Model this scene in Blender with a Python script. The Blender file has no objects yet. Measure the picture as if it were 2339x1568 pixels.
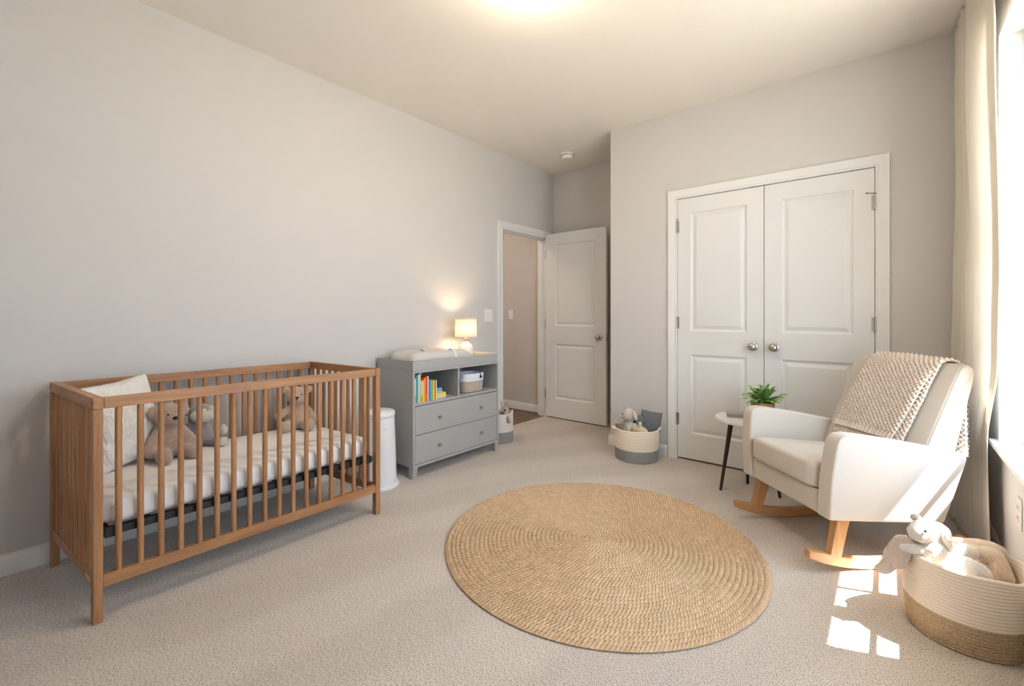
import bpy, bmesh, math, random
from mathutils import Vector, Matrix, Euler, noise
random.seed(7)
C = bpy.context.scene.collection
S = bpy.context.scene
PI = math.pi

# ------------------------------------------------------------------ materials
def M(name, col, rough=.8, bump=None, var=None, metal=0.0, sheen=0.0, stretch=(1,1,1), spec=.5, coat=0.0, trans=0.0):
    m = bpy.data.materials.new(name); m.use_nodes = True
    nt = m.node_tree; N = nt.nodes; L = nt.links
    b = N['Principled BSDF']
    b.inputs['Base Color'].default_value = (*col, 1); b.inputs['Roughness'].default_value = rough
    b.inputs['Metallic'].default_value = metal; b.inputs['Specular IOR Level'].default_value = spec
    if sheen: b.inputs['Sheen Weight'].default_value = sheen; b.inputs['Sheen Roughness'].default_value = .6
    if coat: b.inputs['Coat Weight'].default_value = coat
    tc = N.new('ShaderNodeTexCoord'); mp = N.new('ShaderNodeMapping'); mp.inputs['Scale'].default_value = stretch
    L.new(tc.outputs['Object'], mp.inputs['Vector'])
    if var:
        for k, (sc, amt, dark) in enumerate(var):
            n = N.new('ShaderNodeTexNoise'); n.inputs['Scale'].default_value = sc; n.inputs['Detail'].default_value = 4
            L.new(mp.outputs[0], n.inputs['Vector'])
            r = N.new('ShaderNodeValToRGB'); r.color_ramp.elements[0].position = .5-amt; r.color_ramp.elements[1].position = .5+amt
            r.color_ramp.elements[0].color = (*dark, 1); r.color_ramp.elements[1].color = (1,1,1,1)
            L.new(n.outputs['Fac'], r.inputs['Fac'])
            mx = N.new('ShaderNodeMix'); mx.data_type = 'RGBA'; mx.blend_type = 'MULTIPLY'; mx.inputs[0].default_value = 1
            src = b.inputs['Base Color']
            if src.links: L.new(src.links[0].from_socket, mx.inputs[6])
            else: mx.inputs[6].default_value = (*col, 1)
            L.new(r.outputs['Color'], mx.inputs[7]); L.new(mx.outputs[2], src)
    if bump:
        last = None
        for kind, sc, st, dist in bump:
            if kind == 'v':
                n = N.new('ShaderNodeTexVoronoi'); n.inputs['Scale'].default_value = sc; o = n.outputs['Distance']
            else:
                n = N.new('ShaderNodeTexNoise'); n.inputs['Scale'].default_value = sc; n.inputs['Detail'].default_value = 3; o = n.outputs['Fac']
            L.new(mp.outputs[0], n.inputs['Vector'])
            bp = N.new('ShaderNodeBump'); bp.inputs['Strength'].default_value = st; bp.inputs['Distance'].default_value = dist
            L.new(o, bp.inputs['Height'])
            if last: L.new(last, bp.inputs['Normal'])
            last = bp.outputs['Normal']
        L.new(last, b.inputs['Normal'])
    return m

def wood(name, col, dark, axis, rough=.45, sc=9):
    st = [14,14,14]; st[axis] = .9
    return M(name, col, rough, bump=[('n', sc*3, .12, .002)], var=[(sc*.35, .22, dark), (sc*2.2, .3, tuple(min(1, d*1.12) for d in dark))], stretch=tuple(st))

mWall = M('wall_paint', (.62,.60,.59), .9, bump=[('n', 260, .10, .002)])
mHall = M('hall_paint', (.60,.555,.52), .9, bump=[('n', 260, .10, .002)])
mCeil = M('ceiling_paint', (.90,.85,.79), .95, bump=[('n', 180, .12, .003)])
mTrim = M('trim_paint', (.785,.785,.78), .42, bump=[('n', 60, .03, .001)])
mDoor = M('door_paint', (.745,.745,.745), .45, bump=[('n', 300, .05, .001)])
mNick = M('satin_nickel', (.46,.43,.40), .32, metal=1, bump=[('n', 400, .03, .0005)])
mBlk = M('black_metal', (.016,.015,.015), .45, bump=[('n', 200, .1, .001)])
mPlast = M('white_plastic', (.82,.81,.80), .35, bump=[('n', 300, .02, .0005)])
mPail = M('pail_plastic', (.80,.80,.82), .4, bump=[('n', 500, .05, .0005)])
mGray = M('gray_lacquer', (.395,.393,.388), .45, bump=[('n', 300, .04, .0006)], var=[(120, .5, (.95,.95,.95))])
mCubby = mGray
DK = (.62,.55,.5)
wX = wood('crib_wood_x', (.50,.272,.130), DK, 0); wY = wood('crib_wood_y', (.50,.272,.130), DK, 1); wZ = wood('crib_wood_z', (.50,.272,.130), DK, 2)
mTagW = wood('pale_tag_wood', (.72,.50,.32), (.85,.8,.75), 1)
wRock = wood('rocker_wood', (.55,.31,.14), (.7,.64,.58), 1)
wLegR = wood('rocker_leg_wood', (.55,.31,.14), (.7,.64,.58), 2)
wDark = wood('walnut_leg', (.045,.02,.01), (.5,.45,.4), 2, .4)
wKnob = wood('knob_wood', (.40,.29,.20), (.7,.65,.6), 2, .6, 20)
mSheet = M('white_sheet', (.86,.83,.81), .9, bump=[('n', 30, .15, .006), ('n', 600, .08, .0006)])
mPillow = M('cream_pillow', (.84,.81,.77), .95, sheen=.2, bump=[('n', 26, .9, .03), ('n', 500, .15, .001)], stretch=(1,2.2,.7))
mCream = M('cream_upholstery', (.56,.51,.455), .92, sheen=.15, bump=[('n', 700, .18, .0008), ('n', 9, .06, .01)], var=[(420, .5, (.93,.925,.91))])
mPipe = M('cream_piping', (.50,.445,.385), .92)
mPad = M('pad_cover', (.60,.575,.55), .9, bump=[('n', 500, .1, .0008)])
mStrap = M('white_strap', (.80,.80,.84), .8)
mPadStrap = M('cream_strap', (.85,.82,.78), .8)
def plushmat(name, col, dark=(.72,.68,.66), sc=190):
    return M(name, col, 1.0, sheen=.5, bump=[('n', sc, .9, .006), ('n', sc*3, .5, .002)], var=[(sc*.8, .22, dark), (12, .4, (.93,.92,.91))])
pBrown = plushmat('brown_plush', (.50,.36,.29)); pGray = plushmat('gray_plush', (.34,.335,.335)); pLight = plushmat('pale_plush', (.72,.66,.60), (.85,.83,.81))
pTan = plushmat('tan_plush', (.64,.48,.36)); pCream = plushmat('cream_plush', (.80,.73,.65), (.86,.84,.82)); pTaupe = plushmat('taupe_plush', (.55,.45,.39), (.85,.83,.81), 120)
pBeige = plushmat('beige_plush', (.66,.53,.42), (.88,.86,.84), 140); pWhite = plushmat('white_plush', (.78,.76,.75), (.88,.87,.86)); pMouse = plushmat('mouse_plush', (.73,.68,.63), (.85,.83,.81), 260)
pOrange = plushmat('ginger_plush', (.80,.58,.36), (.85,.8,.75), 260); pYell = plushmat('buttery_plush', (.82,.72,.53), (.88,.86,.82), 260); pDeer = plushmat('fawn_plush', (.50,.38,.29), (.85,.83,.8), 260)
pSlate = M('slate_fabric', (.17,.175,.19), .95, bump=[('n', 500, .2, .001)], var=[(300, .4, (.8,.8,.8))])
mEye = M('bead_eye', (.006,.006,.006), .15, bump=[('n', 50, .01, .0005)])
mEmb = M('dark_thread', (.03,.022,.02), .8, bump=[('n', 500, .2, .001)])
mRope = M('cream_rope', (.93,.83,.71), .95, bump=[('n', 420, .5, .002)], var=[(260, .4, (.87,.85,.82))])
mJuteB = M('jute_rope', (.58,.44,.28), .95, bump=[('v', 190, .8, .004), ('n', 500, .4, .002)], var=[(170, .3, (.6,.54,.48))])
mGrayRope = M('gray_rope', (.37,.365,.36), .95, bump=[('v', 260, .7, .003)], var=[(240, .35, (.65,.65,.65))])
mWhiteRope = M('white_rope', (.80,.765,.72), .95, bump=[('n', 300, .5, .002)], var=[(200, .4, (.88,.87,.86))])
mSpeck = M('speckled_rope', (.66,.57,.48), .95, bump=[('v', 320, .8, .003)], var=[(420, .25, (.6,.55,.5))])
mBin = M('bin_rope', (.80,.81,.86), .9, bump=[('n', 300, .3, .001)])
mMarble = M('white_marble', (.78,.765,.745), .25, var=[(9, .12, (.93,.92,.91)), (40, .3, (.95,.945,.94))], bump=[('n', 20, .02, .0005)])
mMarbleE = M('raw_marble_edge', (.62,.55,.49), .6, var=[(40, .2, (.7,.66,.62))], bump=[('n', 90, .3, .002)])
mWick = M('woven_seagrass', (.52,.30,.13), .8, bump=[('v', 110, .9, .004)], var=[(70, .2, (.5,.4,.3))], stretch=(1,1,2.6))
mSoil = M('soil', (.03,.022,.015), 1, bump=[('n', 200, .8, .004)])
mLeaf = M('leaf_green', (.33,.55,.16), .5, var=[(60, .25, (.55,.65,.5))], bump=[('n', 200, .1, .001)])
mCer = M('ceramic', (.80,.76,.70), .25, coat=.4, bump=[('n', 20, .03, .001)])
mWoodN = wood('lamp_neck_wood', (.50,.30,.13), (.7,.65,.6), 2, .5)
mDome = M('smoke_plastic', (.80,.77,.71), .45, bump=[('n', 300, .02, .0005)])
mHallFl = wood('hall_planks', (.30,.19,.125), (.5,.45,.4), 1, .4, 5)
mBrass = M('black_leather', (.02,.02,.022), .5, bump=[('n', 300, .3, .001)])
mGround = M('outside_ground', (.425,.39,.345), .95, var=[(3, .3, (.8,.85,.75))], bump=[('n', 12, .3, .02)])  # warm tone chosen so the added ground bounces warm light indoors
mSunSlab = M('sun_slab_paint', (.70,.68,.65), .8, bump=[('n', 60, .1, .002)])  # for the added roof slab that cuts the sun

mPage = M('book_pages', (.78,.74,.66), .9, bump=[('n', 300, .2, .001)], stretch=(1,1,6))

def glass():
    m = bpy.data.materials.new('window_glass'); m.use_nodes = True; nt = m.node_tree; N = nt.nodes; L = nt.links
    N.remove(N['Principled BSDF']); o = N['Material Output']
    t = N.new('ShaderNodeBsdfTransparent'); g = N.new('ShaderNodeBsdfGlossy'); g.inputs['Roughness'].default_value = .02
    mx = N.new('ShaderNodeMixShader'); mx.inputs[0].default_value = .05
    L.new(t.outputs[0], mx.inputs[1]); L.new(g.outputs[0], mx.inputs[2]); L.new(mx.outputs[0], o.inputs['Surface'])
    return m
mGlass = glass()

def emis(name, col, st, base=(.8,.75,.65)):
    m = M(name, base, .7); b = m.node_tree.nodes['Principled BSDF']
    b.inputs['Emission Color'].default_value = (*col, 1); b.inputs['Emission Strength'].default_value = st
    return m

def translucent(name, col, fac=.6):
    m = bpy.data.materials.new(name); m.use_nodes = True; nt = m.node_tree; N = nt.nodes; L = nt.links
    N.remove(N['Principled BSDF']); o = N['Material Output']
    d = N.new('ShaderNodeBsdfDiffuse'); t = N.new('ShaderNodeBsdfTranslucent'); mx = N.new('ShaderNodeMixShader'); mx.inputs[0].default_value = fac
    tc = N.new('ShaderNodeTexCoord'); n = N.new('ShaderNodeTexNoise'); n.inputs['Scale'].default_value = 300
    r = N.new('ShaderNodeValToRGB'); r.color_ramp.elements[0].color = (*[c*.92 for c in col], 1); r.color_ramp.elements[1].color = (*col, 1)
    L.new(tc.outputs['Object'], n.inputs['Vector']); L.new(n.outputs['Fac'], r.inputs['Fac'])
    for x in (d, t): L.new(r.outputs['Color'], x.inputs['Color'])
    L.new(d.outputs[0], mx.inputs[1]); L.new(t.outputs[0], mx.inputs[2]); L.new(mx.outputs[0], o.inputs['Surface'])
    return m

def carpet():
    m = bpy.data.materials.new('carpet'); m.use_nodes = True; nt = m.node_tree; N = nt.nodes; L = nt.links; b = N['Principled BSDF']
    b.inputs['Roughness'].default_value = 1; b.inputs['Specular IOR Level'].default_value = .1
    b.inputs['Sheen Weight'].default_value = .25; b.inputs['Sheen Roughness'].default_value = .6
    tc = N.new('ShaderNodeTexCoord')
    def nz(sc, det=3, kind='n', vec=None):
        n = N.new('ShaderNodeTexNoise' if kind == 'n' else 'ShaderNodeTexVoronoi'); n.inputs['Scale'].default_value = sc
        if kind == 'n': n.inputs['Detail'].default_value = det
        L.new(vec or tc.outputs['Object'], n.inputs['Vector']); return n
    # short twisted tufts, all leaning a little: stretched noise
    mp = N.new('ShaderNodeMapping'); mp.inputs['Rotation'].default_value = (0,0,.75); mp.inputs['Scale'].default_value = (1.7,.75,1)
    L.new(tc.outputs['Object'], mp.inputs['Vector'])
    n1 = nz(185, 4, 'n', mp.outputs[0]); n2 = nz(1.1, 2); n3 = nz(420, 2)
    r1 = N.new('ShaderNodeValToRGB'); e = r1.color_ramp.elements
    e[0].position = .33; e[0].color = (.33,.275,.235,1); e[1].position = .66; e[1].color = (.95,.865,.785,1)
    k = e.new(.48); k.color = (.80,.71,.63,1)
    L.new(n1.outputs['Fac'], r1.inputs['Fac'])
    # vacuum tracks: broad soft bands where the pile leans the other way
    mp2 = N.new('ShaderNodeMapping'); mp2.inputs['Rotation'].default_value = (0,0,.42); L.new(tc.outputs['Object'], mp2.inputs['Vector'])
    w = N.new('ShaderNodeTexWave'); w.inputs['Scale'].default_value = .6; w.inputs['Distortion'].default_value = 5.5; w.inputs['Detail'].default_value = 3; w.inputs['Detail Scale'].default_value = .8
    L.new(mp2.outputs[0], w.inputs['Vector'])
    r2 = N.new('ShaderNodeValToRGB'); r2.color_ramp.elements[0].position = .3; r2.color_ramp.elements[0].color = (.92,.912,.907,1); r2.color_ramp.elements[1].position = .7; r2.color_ramp.elements[1].color = (1,1,1,1)
    L.new(w.outputs['Fac'], r2.inputs['Fac'])
    mx = N.new('ShaderNodeMix'); mx.data_type = 'RGBA'; mx.blend_type = 'MULTIPLY'; mx.inputs[0].default_value = 1
    L.new(r1.outputs[0], mx.inputs[6]); L.new(r2.outputs[0], mx.inputs[7]); L.new(mx.outputs[2], b.inputs['Base Color'])
    b1 = N.new('ShaderNodeBump'); b1.inputs['Strength'].default_value = 1; b1.inputs['Distance'].default_value = .009; L.new(n1.outputs['Fac'], b1.inputs['Height'])
    b2 = N.new('ShaderNodeBump'); b2.inputs['Strength'].default_value = .6; b2.inputs['Distance'].default_value = .003; L.new(n3.outputs['Fac'], b2.inputs['Height']); L.new(b1.outputs[0], b2.inputs['Normal'])
    L.new(b2.outputs[0], b.inputs['Normal'])
    return m
mCarpet = carpet()

# ------------------------------------------------------------------ mesh helper
class MB:
    def __init__(s): s.bm = bmesh.new(); s.uv = None
    def box(s, x0, x1, y0, y1, z0, z1):
        return s.hexa([(x0,y0,z0),(x1,y0,z0),(x1,y1,z0),(x0,y1,z0),(x0,y0,z1),(x1,y0,z1),(x1,y1,z1),(x0,y1,z1)])
    def hexa(s, p):
        v = [s.bm.verts.new(q) for q in p]
        for f in ((0,3,2,1),(4,5,6,7),(0,1,5,4),(1,2,6,5),(2,3,7,6),(3,0,4,7)): s.bm.faces.new([v[i] for i in f])
        return s
    def loft(s, rings, closed=True, caps=True):
        R = [[s.bm.verts.new(q) for q in r] for r in rings]; n = len(R[0])
        for a, b in zip(R, R[1:]):
            for i in range(n if closed else n-1):
                j = (i+1) % n; s.bm.faces.new([a[i], a[j], b[j], b[i]])
        if caps and closed:
            s.bm.faces.new(R[0][::-1]); s.bm.faces.new(R[-1])
        return s
    def prism(s, pts, ax, a, b):
        def mk(p, t): return (t,p[0],p[1]) if ax == 0 else ((p[0],t,p[1]) if ax == 1 else (p[0],p[1],t))
        return s.loft([[mk(p, a) for p in pts], [mk(p, b) for p in pts]])
    def cyl(s, p0, p1, r0, r1=None, n=16):
        p0, p1 = Vector(p0), Vector(p1); r1 = r0 if r1 is None else r1
        q = (p1-p0).to_track_quat('Z', 'Y'); rings = []
        for p, r in ((p0, r0), (p1, r1)): rings.append([p + q @ Vector((r*math.cos(2*PI*i/n), r*math.sin(2*PI*i/n), 0)) for i in range(n)])
        return s.loft(rings)
    def lathe(s, prof, c=(0,0,0), n=40, sx=1, sy=1, rot=None):
        rings = []; c = Vector(c)
        for r, z in prof:
            ring = [Vector((r*sx*math.cos(2*PI*i/n), r*sy*math.sin(2*PI*i/n), z)) for i in range(n)]
            if rot: ring = [rot @ q for q in ring]
            rings.append([c+q for q in ring])
        return s.loft(rings, caps=True)
    def ell(s, c, r, rot=(0,0,0), n=16):
        if not hasattr(r, '__len__'): r = (r,r,r)
        m = Matrix.Translation(c) @ Euler(rot).to_matrix().to_4x4() @ Matrix.Diagonal((*r, 1))
        bmesh.ops.create_uvsphere(s.bm, u_segments=n+4, v_segments=n, radius=1, matrix=m); return s
    def cap(s, p0, r0, p1, r1=None):
        r1 = r0 if r1 is None else r1; p0, p1 = Vector(p0), Vector(p1); k = 9
        for i in range(k):
            t = i/(k-1); s.ell(p0.lerp(p1, t), r0+(r1-r0)*t, n=10)
        return s
    def tube(s, pts, r, n=8, closed=False):
        pts = [Vector(p) for p in pts]; rings = []; N = len(pts)
        for i, p in enumerate(pts):
            a = pts[(i-1) % N] if (closed or i > 0) else p; b = pts[(i+1) % N] if (closed or i < N-1) else p
            q = (b-a).to_track_quat('Z', 'Y'); rr = r[i] if hasattr(r, '__len__') else r
            rings.append([p + q @ Vector((rr*math.cos(2*PI*k/n), rr*math.sin(2*PI*k/n), 0)) for k in range(n)])
        if closed: rings.append(rings[0])
        return s.loft(rings, caps=not closed)
    def grid(s, fn, nu, nv, closeu=False):
        V = [[s.bm.verts.new(fn(i, j)) for j in range(nv)] for i in range(nu)]
        for i in range(nu if closeu else nu-1):
            for j in range(nv-1): s.bm.faces.new([V[i][j], V[(i+1) % nu][j], V[(i+1) % nu][j+1], V[i][j+1]])
        return s
    def build(s, name, mat, parent=None, ang=40, bevel=0, seg=2, sub=0, vox=0, smooth=4, disp=None, solid=0, world=False, base=True, flat=False, weld=False, wn=False):
        bm = s.bm
        if weld: bmesh.ops.remove_doubles(bm, verts=bm.verts, dist=1e-5)
        bmesh.ops.recalc_face_normals(bm, faces=bm.faces)
        o0 = Vector((0,0,0))
        if parent is not None and world: o0 = parent.location.copy()
        elif parent is None and base:
            xs = [v.co for v in bm.verts]
            o0 = Vector(((min(v.x for v in xs)+max(v.x for v in xs))/2, (min(v.y for v in xs)+max(v.y for v in xs))/2, min(v.z for v in xs)))
        for v in bm.verts: v.co -= o0
        me = bpy.data.meshes.new(name); bm.to_mesh(me); bm.free()
        if not flat:
            me.polygons.foreach_set('use_smooth', [True]*len(me.polygons))
            if not (sub or vox): me.set_sharp_from_angle(angle=math.radians(ang))
        o = bpy.data.objects.new(name, me); C.objects.link(o); me.materials.append(mat)
        if parent is not None: o.parent = parent
        else: o.location = o0
        if solid:
            q = o.modifiers.new('solid', 'SOLIDIFY'); q.thickness = solid; q.offset = 0
        if bevel:
            q = o.modifiers.new('bevel', 'BEVEL'); q.width = bevel; q.segments = seg; q.limit_method = 'ANGLE'; q.angle_limit = math.radians(35); q.harden_normals = not sub
        if sub:
            q = o.modifiers.new('sub', 'SUBSURF'); q.levels = sub; q.render_levels = sub
        if wn:
            q = o.modifiers.new('wn', 'WEIGHTED_NORMAL'); q.weight = 100; q.keep_sharp = False
        if vox:
            q = o.modifiers.new('remesh', 'REMESH'); q.mode = 'VOXEL'; q.voxel_size = vox; q.use_smooth_shade = True
            q = o.modifiers.new('smooth', 'SMOOTH'); q.iterations = smooth; q.factor = .5
        if disp:
            t = bpy.data.textures.new(name+'_fur', 'CLOUDS'); t.noise_scale = disp[1]
            q = o.modifiers.new('fur', 'DISPLACE'); q.texture = t; q.strength = disp[0]; q.mid_level = .5; q.texture_coords = 'LOCAL'
        return o

def thing(name, label, cat, loc=(0,0,0), rz=0, group=None):
    o = bpy.data.objects.new(name, None); C.objects.link(o); o.location = loc; o.rotation_euler = (0,0,rz); o.empty_display_size = .05
    o['label'] = label; o['category'] = cat
    if group: o['group'] = group
    return o
def tag(o, label, cat, group=None):
    o['label'] = label; o['category'] = cat
    if group: o['group'] = group
    return o
def struct(o, label=None, cat=None):
    o['kind'] = 'structure'
    if label: o['label'] = label
    if cat: o['category'] = cat
    return o
def note(o, label): o['label'] = label; return o

# ------------------------------------------------------------------ room dimensions
XL, XR, YC, YB, XA, YR, ZC = -2.945, .395, 3.565, 4.275, -1.856, -.31, 2.735
WT = .11
DY0, DY1, DZ = 3.362, 4.140, 2.005            # bedroom door opening in the left wall
CX0, CX1, CZ = -1.287, -.050, 2.052           # closet opening
WY0, WY1, WZ0, WZ1 = 2.085, 3.05, .540, 2.423  # window opening, right wall
WB0, WB1 = .86, 1.62                          # unseen second window, right wall, added to bring in daylight

def wall(name, boxes, mat=None, lab=None):
    b = MB()
    for q in boxes: b.box(*q)
    return struct(b.build(name, mat or mWall, base=False, flat=True), lab, 'wall')
wall('wall_left', [(XL-WT,XL,YR-.15,DY0,0,ZC), (XL-WT,XL,DY1,YB,0,ZC), (XL-WT,XL,DY0,DY1,DZ,ZC)], lab='long greige wall behind the crib, with the bedroom doorway')
wall('wall_back', [(XL-WT,XR+.15,YB,YB+WT,0,ZC)], lab='greige end wall of the entry nook behind the open door')
wall('wall_closet', [(XA,CX0,YC,YC+WT,0,ZC), (CX1,XR,YC,YC+WT,0,ZC), (CX0,CX1,YC,YC+WT,CZ,ZC)], lab='greige wall holding the double closet doors')
wall('wall_nook', [(XA,XA+WT,YC+WT,YB,0,ZC)], lab='short greige return wall beside the open door')
wall('wall_right', [(XR,XR+.15,YR-.15,WB0,0,ZC), (XR,XR+.15,WB1,WY0,0,ZC), (XR,XR+.15,WY1,YB,0,ZC)] + [q for a, c in ((WY0,WY1),(WB0,WB1)) for q in ((XR,XR+.15,a,c,0,WZ0), (XR,XR+.15,a,c,WZ1,ZC))], lab='wall with the window at the right edge')
wall('wall_rear', [(XL,XR,YR-.15,YR,0,ZC)], lab='rear wall behind the viewpoint')
struct(MB().box(XL,XR+.15,YR-.15,YB+WT,-.05,0).build('floor', mCarpet, base=False, flat=True), 'beige cut pile carpet over the whole bedroom', 'carpet')
struct(MB().box(XL-WT,XR+.15,YR-.15,YB+WT,ZC,ZC+.08).build('ceiling', mCeil, base=False, flat=True), 'warm white flat ceiling', 'ceiling')
# hallway
HX, HY = -4.7, 4.195
struct(MB().box(HX,XL,2.2,HY+.1,-.06,-.006).build('floor_hallway', mHallFl, base=False, flat=True), 'brown wood plank hallway floor beyond the doorway', 'floor')
wall('wall_hallway', [(HX,XL-WT,HY,HY+.1,-.06,ZC)], mHall, 'dim hallway wall seen through the doorway')
wall('wall_hallway_end', [(HX-.1,HX,2.2,HY+.1,-.06,ZC)], mHall, 'far end wall of the hallway')
wall('wall_hallway_side', [(HX,XL-WT,2.1,2.2,-.06,ZC)], mHall, 'hallway side wall out of sight')
struct(MB().box(HX,XL-WT,2.1,HY+.1,ZC,ZC+.08).build('ceiling_hallway', mCeil, base=False, flat=True), 'hallway ceiling', 'ceiling')

# baseboards: profile swept along the wall, d = distance off the wall
BP = [(0,0),(.015,0),(.015,.062),(.012,.074),(.007,.082),(.006,.092),(0,.092)]
def baseboard(name, runs, lab):
    b = MB()
    for (x0,y0),(x1,y1),(nx,ny) in runs:
        b.loft([[(x0+nx*d, y0+ny*d, z) for d, z in BP], [(x1+nx*d, y1+ny*d, z) for d, z in BP]])
    return struct(b.build(name, mTrim, base=False, ang=25), lab, 'baseboard')
baseboard('baseboard_left', [((XL,YR),(XL,DY0-.066),(1,0))], 'white baseboard along the crib wall')
baseboard('baseboard_back', [((XL,YB),(XA,YB),(0,-1))], 'white baseboard behind the open door')
baseboard('baseboard_nook', [((XA,YB-.015),(XA,YC),(-1,0))], 'white baseboard on the short return wall')
baseboard('baseboard_closet', [((XA-.015,YC),(CX0-.064,YC),(0,-1)), ((CX1+.064,YC),(XR,YC),(0,-1))], 'white baseboard on the closet wall')
baseboard('baseboard_right', [((XR,YR),(XR,YC-.015),(-1,0))], 'white baseboard under the window')
baseboard('baseboard_rear', [((XL+.015,YR),(XR-.015,YR),(0,1))], 'white baseboard on the rear wall')
baseboard('baseboard_hallway', [((HX,HY),(XL-WT,HY),(0,-1))], 'white baseboard on the hallway wall')

# door casings: profile (w outward, d proud), three mitred sides
CP = [(-.004,-.01),(-.004,.010),(.004,.012),(.010,.009),(.018,.014),(.046,.018),(.062,.018),(.064,.014),(.064,-.01)]
def casing(name, P, a0, a1, zt, lab, extra=None):
    # P(a, d, z): a along the wall, d proud of it
    b = MB(); rings = []
    for k in range(4):
        ring = []
        for w, d in CP:
            a = a0-w if k < 2 else a1+w
            ring.append(P(a, d, 0 if k in (0, 3) else zt+w))
        rings.append(ring)
    b.loft(rings)
    if extra: extra(b)
    return struct(b.build(name, mTrim, base=False, ang=25), lab, 'door casing')
def jambL(b):
    x0, x1 = XL-WT-.004, XL+.004
    b.box(x0,x1,DY0-.001,DY0+.019,-.006,DZ-.018); b.box(x0,x1,DY1-.019,DY1+.001,-.006,DZ-.018); b.box(x0,x1,DY0-.001,DY1+.001,DZ-.019,DZ+.001)
    xs0, xs1 = XL-.075, XL-.042                    # door stop strips
    b.box(xs0,xs1,DY0+.018,DY0+.030,-.006,DZ-.03); b.box(xs0,xs1,DY1-.030,DY1-.018,-.006,DZ-.03); b.box(xs0,xs1,DY0+.018,DY1-.018,DZ-.030,DZ-.018)
casing('trim_1', lambda a, d, z: (XL+d, a, z), DY0+.004, DY1-.004, DZ-.004, 'white casing and jamb of the bedroom doorway', jambL)
def jambC(b):
    y0, y1 = YC-.004, YC+WT+.004
    b.box(CX0-.001,CX0+.010,y0,y1,0,CZ); b.box(CX1-.010,CX1+.001,y0,y1,0,CZ); b.box(CX0,CX1,y0,y1,CZ-.008,CZ+.001)
casing('trim_2', lambda a, d, z: (a, YC-d, z), CX0+.004, CX1-.004, CZ-.003, 'white casing around the double closet doors', jambC)
struct(MB().box(-3.685,-3.640,HY-.020,HY,0,ZC).build('trim_3', mTrim, base=False, bevel=.003), 'thin white upright trim on the hallway wall', 'trim')

# ------------------------------------------------------------------ panelled doors
def door(name, P, w, h, t, panels, lab):
    """P(a, d, z): a across the leaf, d out of its room face."""
    b = MB()
    for side in (1, -1):
        f = (lambda a, z, q, s=side: P(a, (q if s > 0 else -t-q), z))
        xs = [0, panels[0][0], panels[0][1], w]; zs = [0]
        for p in panels: zs += [p[2], p[3]]
        zs.append(h)
        def quad(a0, a1, z0, z1, q=0): b.bm.faces.new([b.bm.verts.new(f(*c, q)) for c in ((a0,z0),(a1,z0),(a1,z1),(a0,z1))])
        for k in range(len(zs)-1):
            if k % 2 == 0: quad(0, w, zs[k], zs[k+1])
            else:
                quad(0, xs[1], zs[k], zs[k+1]); quad(xs[2], w, zs[k], zs[k+1])
                rect = []
                for ins, dep in ((0,0),(.004,-.0035),(.014,-.009),(.020,-.010),(.040,-.003),(.046,-.0015)):
                    rect.append([(xs[1]+ins, zs[k]+ins, dep), (xs[2]-ins, zs[k]+ins, dep), (xs[2]-ins, zs[k+1]-ins, dep), (xs[1]+ins, zs[k+1]-ins, dep)])
                rings = [[b.bm.verts.new(f(a, z, q)) for a, z, q in r] for r in rect]
                for r0, r1 in zip(rings, rings[1:]):
                    for i in range(4): b.bm.faces.new([r0[i], r0[(i+1) % 4], r1[(i+1) % 4], r1[i]])
                b.bm.faces.new(rings[-1])
    for (a0,z0),(a1,z1) in (((0,0),(w,0)),((w,0),(w,h)),((w,h),(0,h)),((0,h),(0,0))):
        b.bm.faces.new([b.bm.verts.new(q) for q in (P(a0,0,z0), P(a1,0,z1), P(a1,-t,z1), P(a0,-t,z0))])
    return struct(b.build(name, mDoor, base=False, flat=True, weld=True), lab, 'door')
def knob(parent, p, n, name='door_knob'):
    q = Vector(n).to_track_quat('Z', 'Y').to_matrix()
    prof = [(.0005,0),(.030,0),(.031,.003),(.029,.007),(.016,.011),(.0125,.016),(.0125,.028),(.018,.034),(.026,.041),(.0285,.050),(.0275,.058),(.021,.066),(.010,.070),(.0005,.071)]
    return note(MB().lathe(prof, p, 28, rot=q).build(name, mNick, parent), 'round satin nickel knob')
def hinge(parent, p, plate, stop=None):
    b = MB(); x, y, z = p
    for k in range(5): b.cyl((x,y,z-.045+.018*k), (x,y,z-.0275+.018*k), .0062, n=12)
    b.cyl((x,y,z+.045), (x,y,z+.052), .0045, .003, 10); b.cyl((x,y,z-.052), (x,y,z-.045), .003, .0045, 10)
    b.box(*plate)
    if stop:
        b.cyl((x,y,z+.050), (x,y,z+.057), .008, n=12); b.cyl((x,y,z+.054), stop, .0030, n=10)
        b.cyl(stop, Vector(stop)+(Vector(stop)-Vector((x,y,z+.054))).normalized()*.006, .006, n=10)
    return note(b.build('hinge', mNick, parent), 'satin nickel hinge')

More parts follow.
